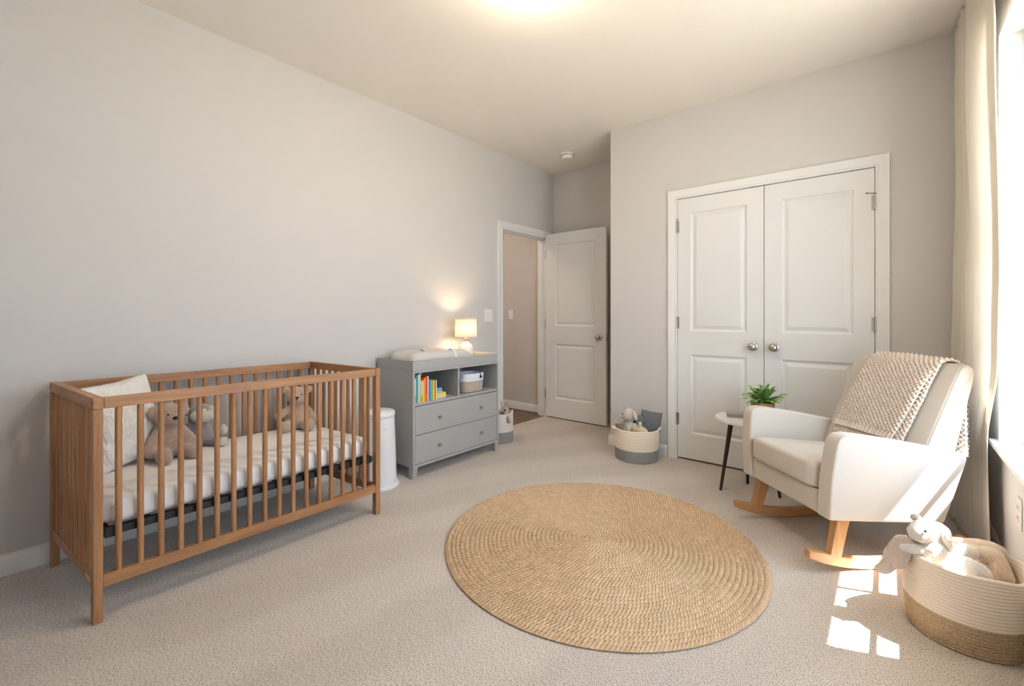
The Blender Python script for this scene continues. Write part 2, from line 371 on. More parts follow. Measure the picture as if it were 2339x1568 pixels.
d1 = door('door_1', lambda a, d, z: (-2.917+a, 4.080-d, .012+z), .742, 2.01, .035, [(.123,.617,.205,.803),(.123,.617,.998,1.892)], 'white two-panel bedroom door standing open against the nook')
knob(d1, (-2.243,4.080,.905), (0,-1,0))
note(MB().box(-2.176,-2.1735,4.086,4.110,.865,.945).cyl((-2.1735,4.098,.905),(-2.163,4.098,.905),.008,n=12).build('latch_plate', mNick, d1), 'nickel latch plate on the door edge')
for z in (1.80, 1.03, .26): hinge(d1, (-2.925,4.086,z), (-2.934,-2.917,4.088,4.0905,z-.045,z+.045))
d2 = door('door_2', lambda a, d, z: (-1.2745+a, 3.5665-d, .014+z), .604, 2.026, .035, [(.099,.496,.195,.810),(.099,.496,.990,1.912)], 'left white two-panel closet door')
d3 = door('door_3', lambda a, d, z: (-.6665+a, 3.5665-d, .014+z), .604, 2.026, .035, [(.103,.500,.195,.810),(.103,.500,.990,1.912)], 'right white two-panel closet door')
knob(d2, (-.735,3.5665,.905), (0,-1,0)); knob(d3, (-.604,3.5665,.905), (0,-1,0))
for z, st in ((1.825,(-1.262,3.530,1.882)), (1.07,None), (.315,None)): hinge(d2, (-1.2790,3.5575,z), (-1.276,-1.262,3.5645,3.567,z-.045,z+.045), st)
for z, st in ((1.825,(-.098,3.520,1.879)), (1.07,None), (.315,None)): hinge(d3, (-.0580,3.5575,z), (-.078,-.062,3.5645,3.567,z-.045,z+.045), st)
for d, x in ((d2,-.73), (d3,-.65)): note(MB().box(x-.03,x+.03,3.5668,3.598,2.0401,2.0445).build('ball_catch', mBlk, d), 'black ball catch on the top edge')

# ------------------------------------------------------------------ windows
def window(name, P, a0, a1, z0, z1, lab):
    fr = MB(); w = .045
    fr.hexa([P(*q) for q in ((a0,0,z0),(a1,0,z0),(a1,.06,z0),(a0,.06,z0),(a0,0,z0+w),(a1,0,z0+w),(a1,.06,z0+w),(a0,.06,z0+w))])
    def bx(b, A0, A1, D0, D1, Z0, Z1): b.hexa([P(*q) for q in ((A0,D0,Z0),(A1,D0,Z0),(A1,D1,Z0),(A0,D1,Z0),(A0,D0,Z1),(A1,D0,Z1),(A1,D1,Z1),(A0,D1,Z1))])
    bx(fr, a0,a1,0,.06,z1-w,z1); bx(fr, a0,a0+w,0,.06,z0+w,z1-w); bx(fr, a1-w,a1,0,.06,z0+w,z1-w)
    o = struct(fr.build(name, mTrim, base=False, flat=True), lab, 'window')
    zm = (z0+z1)/2; m = MB(); bx(m, a0+w,a1-w,.008,.052,zm-.025,zm+.025); m.build('meeting_rail', mTrim, o, flat=True)
    g = MB()
    for lo, hi in ((z0+w,zm-.025),(zm+.025,z1-w)):
        for k in (1,2): z = lo+(hi-lo)*k/3; bx(g, a0+w,a1-w,.020,.040,z-.008,z+.008)
        a = (a0+a1)/2; bx(g, a-.008,a+.008,.0205,.0395,lo,hi)
    g.build('grille', mTrim, o, flat=True)
    q = MB(); bx(q, a0+w-.004,a1-w+.004,.029,.031,z0+w-.004,z1-w+.004); q.build('pane', mGlass, o, flat=True)
    return o
window('window_1', lambda a, d, z: (XR+.085+d, a, z), WY0, WY1, WZ0, WZ1, 'tall double-hung window behind the curtain')
window('window_added', lambda a, d, z: (XR+.085+d, a, z), WB0, WB1, WZ0, WZ1, 'second double-hung window, unseen, added to let in daylight')
for k, (a, c) in enumerate(((WY0,WY1),(WB0,WB1))):
    sill = MB(); z0, z1 = WZ0-.016, WZ0+.004
    sill.loft([[(XR-.028,a-.05,z),(XR-.0005,a-.05,z),(XR-.0005,a+.001,z),(XR+.085,a+.001,z),(XR+.085,c-.001,z),(XR-.0005,c-.001,z),(XR-.0005,c+.05,z),(XR-.028,c+.05,z)] for z in (z0,z1)])
    struct(sill.build('trim_%d' % (4+2*k), mTrim, base=False, flat=True), ('white sill of the window behind the curtain', 'white sill of the added unseen window')[k], 'window sill')

# outside, both unseen: added ground to bounce light, added slab to cut the sun
struct(MB().box(-12,14,-14,14,-.75,-.65).build('bounce_ground', mGround, base=False, flat=True), 'unseen ground added outside to bounce light indoors', 'ground')
struct(MB().box(XR+.15,1.65,-1.2,5.0,2.86,2.98).build('sun_slab', mSunSlab, base=False, flat=True), 'unseen roof slab added outside to limit the sun indoors', 'roof')

# ------------------------------------------------------------------ crib
# local x runs along the long side (world +y), local -y across towards the wall; the frame is a hair out of square
CRX, CRY, SK = -2.213, .279, .0843
def cw(x, y, z): return (y, x + y*SK, z)         # crib coords: x along, y depth (negative to the wall) -> offset from root
crib = thing('crib', 'brown wooden baby crib with round slats against the left wall', 'crib', (CRX, CRY, 0))
def cbox(b, x0,x1,y0,y1,z0,z1): return b.hexa([cw(x0,y0,z0),cw(x1,y0,z0),cw(x1,y1,z0),cw(x0,y1,z0),cw(x0,y0,z1),cw(x1,y0,z1),cw(x1,y1,z1),cw(x0,y1,z1)])
LEN, DEP, HT = 1.205, -.690, .827
for x0 in (0, LEN-.028):
    for y0 in (-.034, DEP):
        cbox(MB(), x0, x0+.028, y0, y0+.034, 0, .784).build('corner_post', wZ, crib, bevel=.0025)
    cbox(MB(), x0, x0+.030 if x0 == 0 else x0+.028, DEP, 0, .7845, HT).build('end_top_rail', wX, crib, bevel=.0025)
    cbox(MB(), x0+.004, x0+.024, DEP+.0345, -.0345, .127, .171).build('end_bottom_rail', wX, crib, bevel=.002)
for y0, nm in ((-.030, 'front'), (DEP+.004, 'back')):
    cbox(MB(), .0305, LEN-.0285, y0, y0+.027, .7845, HT-.002).build(nm+'_top_rail', wY, crib, bevel=.0025)
    cbox(MB(), .0285, LEN-.0285, y0, y0+.027, .127, .171).build(nm+'_bottom_rail', wY, crib, bevel=.002)
    for i in range(17):
        x = .074+.065*i + .0005
        MB().cyl(cw(x, y0+.0135, .170), cw(x, y0+.0135, .786), .0108, n=14).build('slat', wZ, crib)
for x0 in (.014, LEN-.014):
    for i in range(9):
        y = DEP+.034+(-DEP-.068)*(i+1)/10
        MB().cyl(cw(x0, y, .170), cw(x0, y, .786), .0108, n=14).build('slat', wZ, crib)
    for y in (-.017, DEP+.017):
        s = -1 if x0 < .1 else 1
        MB().cyl(cw(x0+s*.0135, y, .806), cw(x0+s*.0145, y, .806), .006, n=12).build('bolt_hole', mEmb, crib)
note(cbox(MB(), .0030, .0040, -.118, -.048, .137, .156).build('tag', mTagW, crib), 'pale wood tag on the end rail')
f = MB()
for y0 in (-.060, DEP+.032): cbox(f, .030, LEN-.030, y0, y0+.028, .300, .328)
for x0 in (.030, LEN-.058): cbox(f, x0, x0+.028, DEP+.060, -.060, .300, .328)
for i in range(1, 9): cbox(f, .03+i*.127, .03+i*.127+.03, DEP+.06, -.06, .318, .324)
for x0 in (.040, LEN-.075):
    for y0 in (-.034, DEP+.030): cbox(f, x0, x0+.035, y0-.006, y0+.008, .296, .334)
note(f.build('mattress_support', mBlk, crib, flat=True), 'black metal mattress base')

# mattress with fitted sheet
mat_ = thing('crib_mattress', 'white sheeted mattress inside the wooden crib', 'mattress', (CRX, CRY, .329))
# rounded slab: stacked rounded rectangles
def rrect(x0,x1,y0,y1,r,n=8):
    p = []
    for (cx,cy,a0) in ((x1-r,y1-r,0),(x0+r,y1-r,PI/2),(x0+r,y0+r,PI),(x1-r,y0+r,3*PI/2)):
        for k in range(n): a = a0+PI/2*k/(n-1); p.append((cx+r*math.cos(a), cy+r*math.sin(a)))
    return p
def slab(x0,x1,y0,y1,z0,z1,rz,r,steps=8,crown=0.0,n=8):
    rings = []
    for k in range(steps):
        a = -PI/2+PI/2*k/(steps-1); i = rz*(1-math.cos(a)); rings.append([(x,y,z0+rz+rz*math.sin(a)) for x,y in rrect(x0+i,x1-i,y0+i,y1-i,max(.002,r-i*.5),n)])
    for k in range(steps):
        a = PI/2*k/(steps-1); i = rz*(1-math.cos(a)); rings.append([(x,y,z1-rz+rz*math.sin(a)) for x,y in rrect(x0+i,x1-i,y0+i,y1-i,max(.002,r-i*.5),n)])
    if crown:
        L = rings[-1]; cx, cy = (x0+x1)/2, (y0+y1)/2
        for t in (.85,.6,.3,.08): rings.append([(cx+(x-cx)*t, cy+(y-cy)*t, z1+crown*(1-t*t)) for x,y,_ in L])
    return rings
rg = slab(.034, LEN-.034, DEP+.040, -.042, .0, .108, .034, .05, crown=.006)
def wr(p):
    x, y, z = p
    k = .0045*max(0, 1-abs(z-.03)/.05)                      # gathers near the lower edge
    w = math.sin(x*150+2*math.sin(x*23))*k if y > -.06 else 0
    return cw(x, y+w, z)
fine = []
for r in rg: fine.append([wr(p) for p in r])
note(MB().loft(fine).build('fitted_sheet', mSheet, mat_, ang=80), 'white fitted sheet')

# pillow leaning on the crib's left end
def cushion(w, h, t, seed=0, nu=40, nv=40, power=2.6, ear=.06):
    """puffy square cushion in local x (width), z (height), y (thickness); origin at bottom centre"""
    b = MB()
    for s in (1, -1):
        def fn(i, j):
            u, v = i/(nu-1)*2-1, j/(nv-1)*2-1
            pin = 1-ear*(1-abs(u*v)**1.5) * (max(abs(u), abs(v))**4)
            e = max(0, (1-abs(u)**power)*(1-abs(v)**power))**.5
            nz = noise.noise(Vector((u*2.4+seed, v*2.4, s*3)))*.10 + noise.noise(Vector((u*7+seed, v*3, s*5)))*.05
            return (u*w/2*pin, s*t/2*e*(1+nz), h/2+v*h/2*pin)
        b.grid(fn, nu, nv)
    return b
pl = thing('pillow', 'large cream textured pillow leaning at the left end of the crib', 'pillow', (-2.683, .469, .442))
pl.rotation_euler = (math.radians(-7), math.radians(-5), math.radians(123.6))
q = cushion(.31, .395, .125, 3, ear=.05).build('cover', mPillow, pl, ang=180, weld=True)

# ------------------------------------------------------------------ seated plush toys
def plush(parent, blobs, mat, vox=.0055, name='body', disp=(.004,.012), smooth=4, world=False):
    b = MB()
    for k in blobs:
        if k[0] == 'e': b.ell(*k[1:])
        else: b.cap(*k[1:])
    return b.build(name, mat, parent, vox=vox, smooth=smooth, disp=disp, world=world)
def bead(parent, p, r, name='eye', mat=None, world=False): return MB().ell(p, r, n=10).build(name, mat or mEye, parent, world=world)

# toys face local -y; root sits on the mattress
t = thing('teddy_bear', 'brown teddy bear sitting beside the cream pillow in the crib', 'stuffed toy', (-2.660,.607,.441), math.radians(96)); t.scale = (.93,.93,.96)
plush(t, [('e',(0,0,.085),(.066,.060,.085)), ('e',(0,.004,.145),(.048,.045,.05)), ('e',(0,-.002,.215),(.066,.062,.060)), ('e',(0,-.048,.200),(.038,.030,.030)),
   ('c',(-.050,0,.135),.026,(-.088,-.030,.058),.036), ('c',(.050,0,.135),.026,(.086,-.034,.066),.034),
   ('c',(-.040,-.025,.036),.034,(-.060,-.115,.034),.036), ('c',(.040,-.025,.036),.034,(.066,-.118,.034),.034)], pBrown)
for s in (-1,1): note(MB().ell((s*.060,.010,.232),(.030,.014,.036),(0,s*.5,0)).build('ear', pBrown, t, disp=(.003,.012)), 'round brown ear')
MB().ell((0,-.078,.210),(.012,.007,.009)).build('nose', mEye, t)
for s in (-1,1): MB().ell((s*.026,-.060,.228),.0042).build('eye', mEye, t)
t = thing('gray_hippo_toy', 'gray plush hippo with pale snout sitting behind the brown teddy', 'stuffed toy', (-2.785,.765,.441), math.radians(86))
plush(t, [('e',(0,0,.070),(.062,.056,.074)), ('e',(0,0,.120),(.046,.042,.05)), ('e',(0,0,.178),(.052,.048,.046)),
   ('c',(-.044,0,.110),.020,(-.080,-.030,.066),.024), ('c',(.044,0,.110),.020,(.092,-.020,.080),.021), ('c',(-.034,-.03,.030),.028,(-.048,-.098,.028),.026), ('c',(.036,-.03,.030),.028,(.072,-.092,.028),.025)], pGray)
note(MB().ell((0,-.046,.164),(.054,.038,.036)).build('snout', pLight, t, disp=(.002,.01)), 'pale rounded snout')
for s in (-1,1):
    MB().ell((s*.023,-.060,.190),.0055).build('eye', mEye, t)
    note(MB().ell((s*.050,.004,.185),(.016,.012,.022)).build('ear', pLight, t), 'pale inner ear')
    note(MB().ell((s*.060 if s<0 else .082,-.124 if s<0 else -.114,.028),(.023,.009,.024),(0,0,s*.2)).build('foot_pad', pLight, t), 'pale foot pad')
note(MB().ell((.100,-.026,.070),(.022,.022,.030)).build('paw', pLight, t), 'pale paw')
t = thing('teddy_bear', 'tan teddy bear sitting alone at the far end of the crib', 'stuffed toy', (-2.752,1.262,.438), math.radians(63))
plush(t, [('e',(0,0,.072),(.056,.052,.074)), ('e',(0,0,.125),(.044,.040,.05)), ('e',(0,-.004,.202),(.060,.054,.056)), ('e',(0,-.046,.190),(.036,.026,.030)),
   ('c',(-.046,0,.128),.022,(-.098,-.024,.090),.024), ('c',(.046,0,.128),.022,(.088,-.030,.064),.026),
   ('c',(-.034,-.02,.034),.032,(-.062,-.080,.034),.036), ('c',(.036,-.02,.034),.032,(.062,-.082,.036),.036)], pTan)
for s in (-1,1):
    note(MB().ell((s*.060,.006,.236),(.024,.012,.024)).build('ear', pTan, t, disp=(.002,.01)), 'round tan ear')
    MB().ell((s*.024,-.054,.216),.0034).build('eye', mEye, t)
MB().loft([[(-.013,-.0715,.206),(.013,-.0715,.206),(.006,-.074,.196),(-.006,-.074,.196)],[(-.011,-.080,.204),(.011,-.080,.204),(.004,-.080,.193),(-.004,-.080,.193)]]).tube([(0,-.074,.194),(0,-.0745,.178)],.0011,6).build('nose', mEmb, t)

# ------------------------------------------------------------------ diaper pail
t = thing('diaper_pail', 'white round diaper pail between crib and gray dresser', 'bin', (-2.598,1.728,0))
MB().lathe([(.001,.018),(.118,.018),(.118,.03),(.116,.05),(.110,.25),(.103,.44),(.101,.458),(.001,.458)], n=56).build('body', mPail, t)
MB().lathe([(.001,0),(.132,0),(.134,.006),(.132,.014),(.122,.020),(.001,.020)], n=56).build('base', mPail, t)
MB().lathe([(.001,.460),(.104,.460),(.106,.466),(.106,.482),(.103,.490),(.098,.494),(.001,.497)], n=56).build('lid', mPail, t)
b = MB(); b.loft([[(.0,-.012,.4958),(.072,-.026,.495),(.072,.026,.495),(.0,.012,.4958)],[(.0,-.010,.5005),(.066,-.022,.4995),(.066,.022,.4995),(.0,.010,.5005)]]); b.build('lid_flap', mPail, t, bevel=.001)
b = MB(); an0 = -.30                                       # tiny dark word mark on the front
for k, (dx, hh) in enumerate(((0,.005),(.003,.008),(.006,.005),(.009,.005),(.012,.005),(.015,.005))):
    a = an0+dx/.105
    b.hexa([(.1061*math.cos(a+e*.006), .1061*math.sin(a+e*.006), .385+z) for z in (0,hh) for e in (0,1)] + [(.1072*math.cos(a+e*.006), .1072*math.sin(a+e*.006), .385+z) for z in (0,hh) for e in (0,1)])
b.build('word_mark', mEmb, t, flat=True)

# ------------------------------------------------------------------ dresser (front face at x = -2.49, from y = 1.925 to 2.807)
DX, DYa, DYb = -2.490, 1.926, 2.807
t = thing('dresser', 'gray changing dresser with open cubbies and two drawers by the doorway', 'dresser', (DX, DYa, 0)); W = DYb-DYa; DD = -.425
b = MB()
b.box(DD,0,0,.018,.077,.742).box(DD,0,W-.018,W,.077,.742).box(DD,0,.018,W-.018,.727,.742).box(DD,0,.018,W-.018,.077,.096)
b.box(DD,-.004,.018,W-.018,.500,.519).box(DD,DD+.008,.018,W-.018,.096,.727).box(DD+.03,-.030,.018,W-.018,.294,.3)
b.build('carcass', mGray, t, bevel=.0015)
MB().box(DD+.008,-.002,.421,.437,.519,.727).build('divider', mGray, t, bevel=.001)
for z0, z1 in ((.0985,.2960),(.2995,.4960)):
    d = MB().box(-.016,-.002,.021,W-.021,z0,z1).build('drawer', mGray, t, bevel=.0012)
    for y in (.237,.667):
        z = z0+.095
        note(MB().lathe([(.0005,0),(.006,0),(.006,.009),(.0100,.013),(.0110,.018),(.0102,.022),(.0005,.023)], (-.002,y,z), 20, rot=Euler((0,PI/2,0)).to_matrix()).build('knob', wKnob, d), 'round pale wood knob')
for x0, s in ((-.048,1),(DD+.008,0)):
    for y0, e in ((.0,1),(W-.045,-1)):
        b = MB(); yy = (y0, y0+.045); y2 = (y0+.000, y0+.034) if e > 0 else (y0+.011, y0+.045)
        b.hexa([(x0+.004,y2[0],0),(x0+.042,y2[0],0),(x0+.042,y2[1],0),(x0+.004,y2[1],0),(x0,yy[0],.0775),(x0+.048,yy[0],.0775),(x0+.048,yy[1],.0775),(x0,yy[1],.0775)])
        b.build('leg', mGray, t, bevel=.0015)
# changing tray on top
t = thing('changing_tray', 'gray open tray on top of the dresser holding the changing pad', 'tray', (DX, DYa, .7425))
b = MB(); b.box(DD,-.001,.0,W-.012,.0,.012); b.box(-.015,-.001,.0,W-.012,.012,.070); b.box(DD,DD+.014,.0,W-.012,.012,.070)
b.build('front_and_back', mGray, t, bevel=.0012)
b = MB(); b.box(DD+.014,-.015,.0,.014,.012,.070); b.build('side_panel', mGray, t, bevel=.0012)
b = MB(); b.box(DD+.014,-.015,W-.026,W-.012,.012,.070); b.build('side_panel', mGray, t, bevel=.0012)
# contoured pad
t = thing('changing_pad', 'oatmeal contoured changing pad lying in the gray tray', 'changing pad', (DX-.215, DYa+.355, .755))
def padz(u, v):
    a, c = abs(u), abs(v)
    e = max(0, (1-a**4.5))*max(0, (1-c**3.2)); e = e**.32
    dip = .042*math.exp(-(v/.50)**4)*(1-.45*a**3)
    return e*(.122-dip+.012*(u < 0)*abs(u)**2)
b = MB(); nu, nv = 56, 36
def pt(i, j): u, v = i/(nu-1)*2-1, j/(nv-1)*2-1; k = 1-.10*(abs(u)**5)*(abs(v)**3); return (v*.172*k, u*.318*k, padz(u, v))
b.grid(pt, nu, nv)
b.grid(lambda i, j: (pt(i, j)[0], pt(i, j)[1], 0), nu, nv)
pad = b.build('pad_cover', mPad, t, ang=180, weld=True)
def strap(name, u0, v0, v1, w, lift, mat, lab):
    b = MB(); n = 14
    def fn(i, j):
        v = v0+(v1-v0)*i/n; u = u0+(w/2 if j else -w/2)/.318
        return (v*.172, u*.318, padz(u, v)+.002+lift*math.sin(PI*i/n))
    b.grid(fn, n+1, 2); return note(b.build(name, mat, t, ang=180, solid=.0025), lab)
strap('strap', .30, .05, 1.0, .028, .003, mStrap, 'white safety strap')
strap('strap', -.10, -.55, .02, .030, .016, mPadStrap, 'cream safety strap curling up')

# lamp
t = thing('table_lamp', 'small lit table lamp with white shade standing on the dresser', 'lamp', (-2.762,2.694,.7550))
MB().lathe([(.001,0),(.056,0),(.060,.005),(.064,.03),(.066,.06),(.064,.085),(.056,.110),(.042,.130),(.022,.144),(.012,.150),(.001,.151)], n=40).build('base', mCer, t)
MB().lathe([(.001,.150),(.013,.150),(.012,.158),(.010,.164),(.014,.170),(.014,.176),(.008,.180),(.001,.180)], n=24).build('neck', mWoodN, t)
sh = translucent('lamp_shade', (.95,.91,.84), .55)
b = MB(); R0 = [[(r*math.cos(2*PI*i/56), r*math.sin(2*PI*i/56), z) for i in range(56)] for r, z in ((.093,.190),(.088,.350))]
b.loft(R0, caps=False); b.build('lamp_shade', sh, t, ang=180, solid=.002)
b = MB(); b.tube([(.0868*math.cos(2*PI*i/40), .0868*math.sin(2*PI*i/40), .340) for i in range(40)], .0016, 6, closed=True)
for k in range(3): a = 2*PI*k/3; b.cyl((0,0,.335), (.0868*math.cos(a), .0868*math.sin(a), .340), .0015, n=6)
b.cyl((0,0,.18),(0,0,.338),.004,n=8); b.build('harp', mNick, t)
MB().lathe([(.001,.200),(.012,.202),(.014,.225),(.026,.255),(.028,.275),(.022,.295),(.010,.304),(.001,.305)], n=24).build('bulb', emis('warm_bulb', (1,.71,.43), 135), t)

# books in the left cubby
def book(name, lab, y, w, h, d, col, x=-2.497, z=.5195, lean=0, group='books standing in the dresser cubby', col2=None):
    t = thing(name, lab, 'book', (x, y, z)); t.rotation_euler = (lean, 0, 0); t['group'] = group
    mc = M('book_cover', col, .4, bump=[('n', 200, .05, .0005)], var=[(50, .4, (.88,.88,.88))])
    b = MB(); c = .0018
    b.box(-d,0,0,c,0,h).box(-d,0,w-c,w,0,h).box(-c,0,c,w-c,0,h); b.build('cover', mc, t, bevel=.0006)
    MB().box(-d+.003,-c,c,w-c,.003,h-.003).build('pages', mPage, t, flat=True)
    if col2:
        m2 = M('spine_print', col2, .4, bump=[('n', 200, .05, .0005)])
        MB().box(-.0002,.0006,.0015,w-.0015,h*.03,h*.30).build('spine_print', m2, t, flat=True)
    return t
BK = [(.0195,.0125,.172,.13,(.70,.68,.62),(.55,.36,.05),'white and ochre book, first from the left in the cubby'),
      (.0330,.0165,.193,.15,(.03,.32,.40),None,'tall teal book, second from the left in the cubby'),
      (.0503,.0110,.196,.13,(.78,.74,.55),None,'cream book between the teal and the tallest beige book'),
      (.0620,.0105,.203,.12,(.62,.52,.38),(.42,.55,.08),'tallest book, beige with lime foot, in the dresser cubby'),
      (.0733,.0150,.150,.11,(.50,.60,.68),(.20,.42,.05),'pale blue book with green foot in the dresser cubby'),
      (.0890,.0120,.152,.12,(.85,.66,.12),None,'yellow book beside the orange books'),
      (.1018,.0150,.168,.14,(.88,.30,.03),None,'bright orange book in the dresser cubby'),
      (.1176,.0145,.178,.15,(.72,.06,.02),(.75,.12,.02),'tall red book in the dresser cubby'),
      (.1330,.0100,.176,.14,(.80,.72,.62),None,'tall cream book just right of the red one'),
      (.1438,.0150,.150,.14,(.03,.22,.50),None,'deep blue book in the dresser cubby'),
      (.1596,.0120,.146,.13,(.15,.45,.55),None,'sky blue book right of the deep blue one'),
      (.1724,.0120,.143,.12,(.30,.48,.06),None,'green book right of the sky blue one'),
      (.1852,.0130,.141,.12,(.90,.58,.06),None,'amber book near the flat stack'),
      (.1990,.0090,.139,.12,(.55,.04,.03),None,'thin dark red book near the flat stack'),
      (.2088,.0090,.141,.12,(.82,.76,.72),None,'last upright white book, touching the flat stack')]
for y, w, h, d, c1, c2, lb in BK: book('book', lb, DYa+y, w, h, d, c1, col2=c2)
def flatbook(lab, z, th, ln, dp, col, band):
    t = thing('book', lab, 'book', (-2.515, DYa+.222, z)); t['group'] = 'books lying flat in the dresser cubby'
    mc = M('book_cover', col, .4, bump=[('n', 200, .05, .0005)])
    b = MB(); c = .002
    b.box(-dp,0,0,ln,0,c).box(-dp,0,0,ln,th-c,th).box(-dp,0,ln-c,ln,c,th-c); b.build('cover', mc, t, bevel=.0006)
    MB().box(-dp+.002,-.002,.002,ln-c,c,th-c).build('pages', M('page_edge', band, .8, bump=[('n', 300, .2, .001)], stretch=(1,1,6)), t, flat=True)
flatbook('pale flat book at the bottom of the stack in the cubby', .5195, .011, .098, .12, (.66,.60,.40), (.70,.66,.52))
flatbook('lime green flat book, second from bottom of the stack', .5308, .014, .102, .12, (.45,.55,.05), (.72,.74,.60))
flatbook('yellow flat book with wide spine, middle of the stack', .5451, .016, .100, .12, (.80,.62,.03), (.80,.66,.10))
flatbook('teal flat book with sandy pages, second from stack top', .5614, .018, .064, .11, (.05,.30,.36), (.62,.48,.25))
flatbook('blue flat book on top of the stack', .5797, .018, .062, .11, (.05,.33,.58), (.20,.45,.60))

# rope bin in the right cubby
def basket_ring(rx, ry, n, p):           # superellipse ring
    out = []
    for i in range(n):
        a = 2*PI*i/n; c, s = math.cos(a), math.sin(a)
        out.append((rx*abs(c)**p*(1 if c >= 0 else -1), ry*abs(s)**p*(1 if s >= 0 else -1)))
    return out
def basket_part(name, mat, parent, z0, z1, rows, amp, rx, ry, flare, zr=None, p=1.0, n=96, floor=False, wall_t=.010, ztot=None, dz=None, band=(0,1)):
    """rope wall between z0 and z1 with an inner face; flare(t) scales radius, dz(a,t) lifts the rim"""
    ztot = ztot or z1; b = MB(); rings = []
    ring = basket_ring(1, 1, n, p)
    def add(off, z, extra=0):
        t = z/ztot; k = flare(t); r = []
        for i, (c, s) in enumerate(ring):
            a = 2*PI*i/n; zz = z + (dz(a, t) if dz else 0); w = 0
            r.append((c*(rx*k+off), s*(ry*k+off), zz))
        rings.append(r)
    if floor: add(-rx*.98, z0)
    for k in range(rows):
        for j in range(6):
            a = j/6*PI; add(amp*(math.sin(a)-.5), z0+(z1-z0)*(k+j/6)/rows)
    add(-.2*amp, z1); add(-wall_t*.5, z1+amp*.6); add(-wall_t, z1)
    for k in range(rows-1, -1, -1):
        for j in range(4):
            a = j/4*PI; add(-wall_t-amp*(math.sin(a)-.5)*.7, z0+(z1-z0)*(k+1-j/4)/rows)
    if floor: add(-wall_t, z0+.008); add(-rx*.98, z0+.008)
    b.loft(rings, caps=floor)
    return b.build(name, mat, parent, ang=180)
t = thing('storage_bin', 'small white and speckled rope bin in the right dresser cubby', 'storage bin', (-2.600, DYa+.640, .5195))
fl = lambda k: .93+.07*k
basket_part('lower_weave', mSpeck, t, .002, .085, 9, .0022, .088, .116, fl, p=.55, floor=True, wall_t=.006, ztot=.145)
basket_part('upper_band', mBin, t, .0855, .145, 6, .0026, .089, .117, fl, p=.55, wall_t=.006, ztot=.145)
note(MB().box(.0905,.0940,.036,.058,.106,.126).tube([(.092,.044,.126),(.091,.046,.140),(.083,.044,.152),(.073,.040,.146)],.0028,8).build('leather_tab', mBrass, t, bevel=.003), 'black leather tab')

# ------------------------------------------------------------------ switches, outlet, smoke detector
def plate(name, lab, cat, loc, rz, w, h, gangs=1, outlet=False):
    t = thing(name, lab, cat, loc, rz)
    MB().box(-w/2,w/2,-.006,0,-h/2,h/2).build('cover_plate', mPlast, t, bevel=.003, seg=3)
    for g in range(gangs):
        x = (g-(gangs-1)/2)*.046
        if outlet:
            for z in (-.020,.020):
                o = MB().lathe([(.0005,0),(.0165,0),(.0165,.0025),(.0005,.0026)], (x,-.006,z), 20, rot=Euler((PI/2,0,0)).to_matrix()).build('socket', mPlast, t)
                b = MB()
                for dx in (-.006,.006): b.box(x+dx-.0012,x+dx+.0012,-.0092,-.0080,z-.001,z+.008)
                b.build('slots', mEmb, o, flat=True)
        else:
            MB().box(x-.006,x+.006,-.0072,-.0055,-.013,.013).build('toggle_frame', mPlast, t, bevel=.0006)
            MB().hexa([(x-.0045,-.0072,-.006),(x+.0045,-.0072,-.006),(x+.0045,-.0072,.004),(x-.0045,-.0072,.004),(x-.0035,-.017,.003),(x+.0035,-.017,.003),(x+.0035,-.015,.009),(x-.0035,-.015,.009)]).build('toggle', mPlast, t, bevel=.0006)
    return t
plate('light_switch', 'white double switch plate above the dresser, left of the doorway', 'light switch', (XL+.0002,3.166,1.127), PI/2, .117, .119, 2)
plate('light_switch', 'single switch plate on the hallway wall beyond the doorway', 'light switch', (-3.52,HY-.0002,1.133), 0, .072, .118, 1)
plate('wall_outlet', 'white wall outlet low under the window', 'outlet', (XR-.0002,2.60,.360), -PI/2, .072, .118, 1, True)
t = thing('smoke_detector', 'round white smoke detector on the ceiling near the nook', 'smoke detector', (-2.455,3.80,ZC))
MB().lathe([(.001,0),(.070,0),(.070,-.010),(.066,-.014),(.001,-.014)], n=40).build('mount', mDome, t)
MB().lathe([(.001,-.016),(.052,-.016),(.058,-.022),(.056,-.038),(.046,-.050),(.020,-.054),(.001,-.054)], n=40).build('body', mDome, t)
MB().lathe([(.001,-.014),(.048,-.014),(.048,-.016),(.001,-.016)], n=40).build('gap', mEmb, t)
t = thing('ceiling_light', 'warm glowing flush dome light at the top edge of the ceiling', 'ceiling light', (-1.262,1.628,ZC))
MB().lathe([(.001,0),(.182,0),(.184,-.008),(.180,-.026),(.001,-.026)], n=56).build('pan', mNick, t)
MB().lathe([(.150,-.0265),(.149,-.045),(.136,-.072),(.103,-.095),(.054,-.108),(.001,-.111)], n=56).build('glass_dome', emis('dome_glow', (1,.78,.55), 52), t)

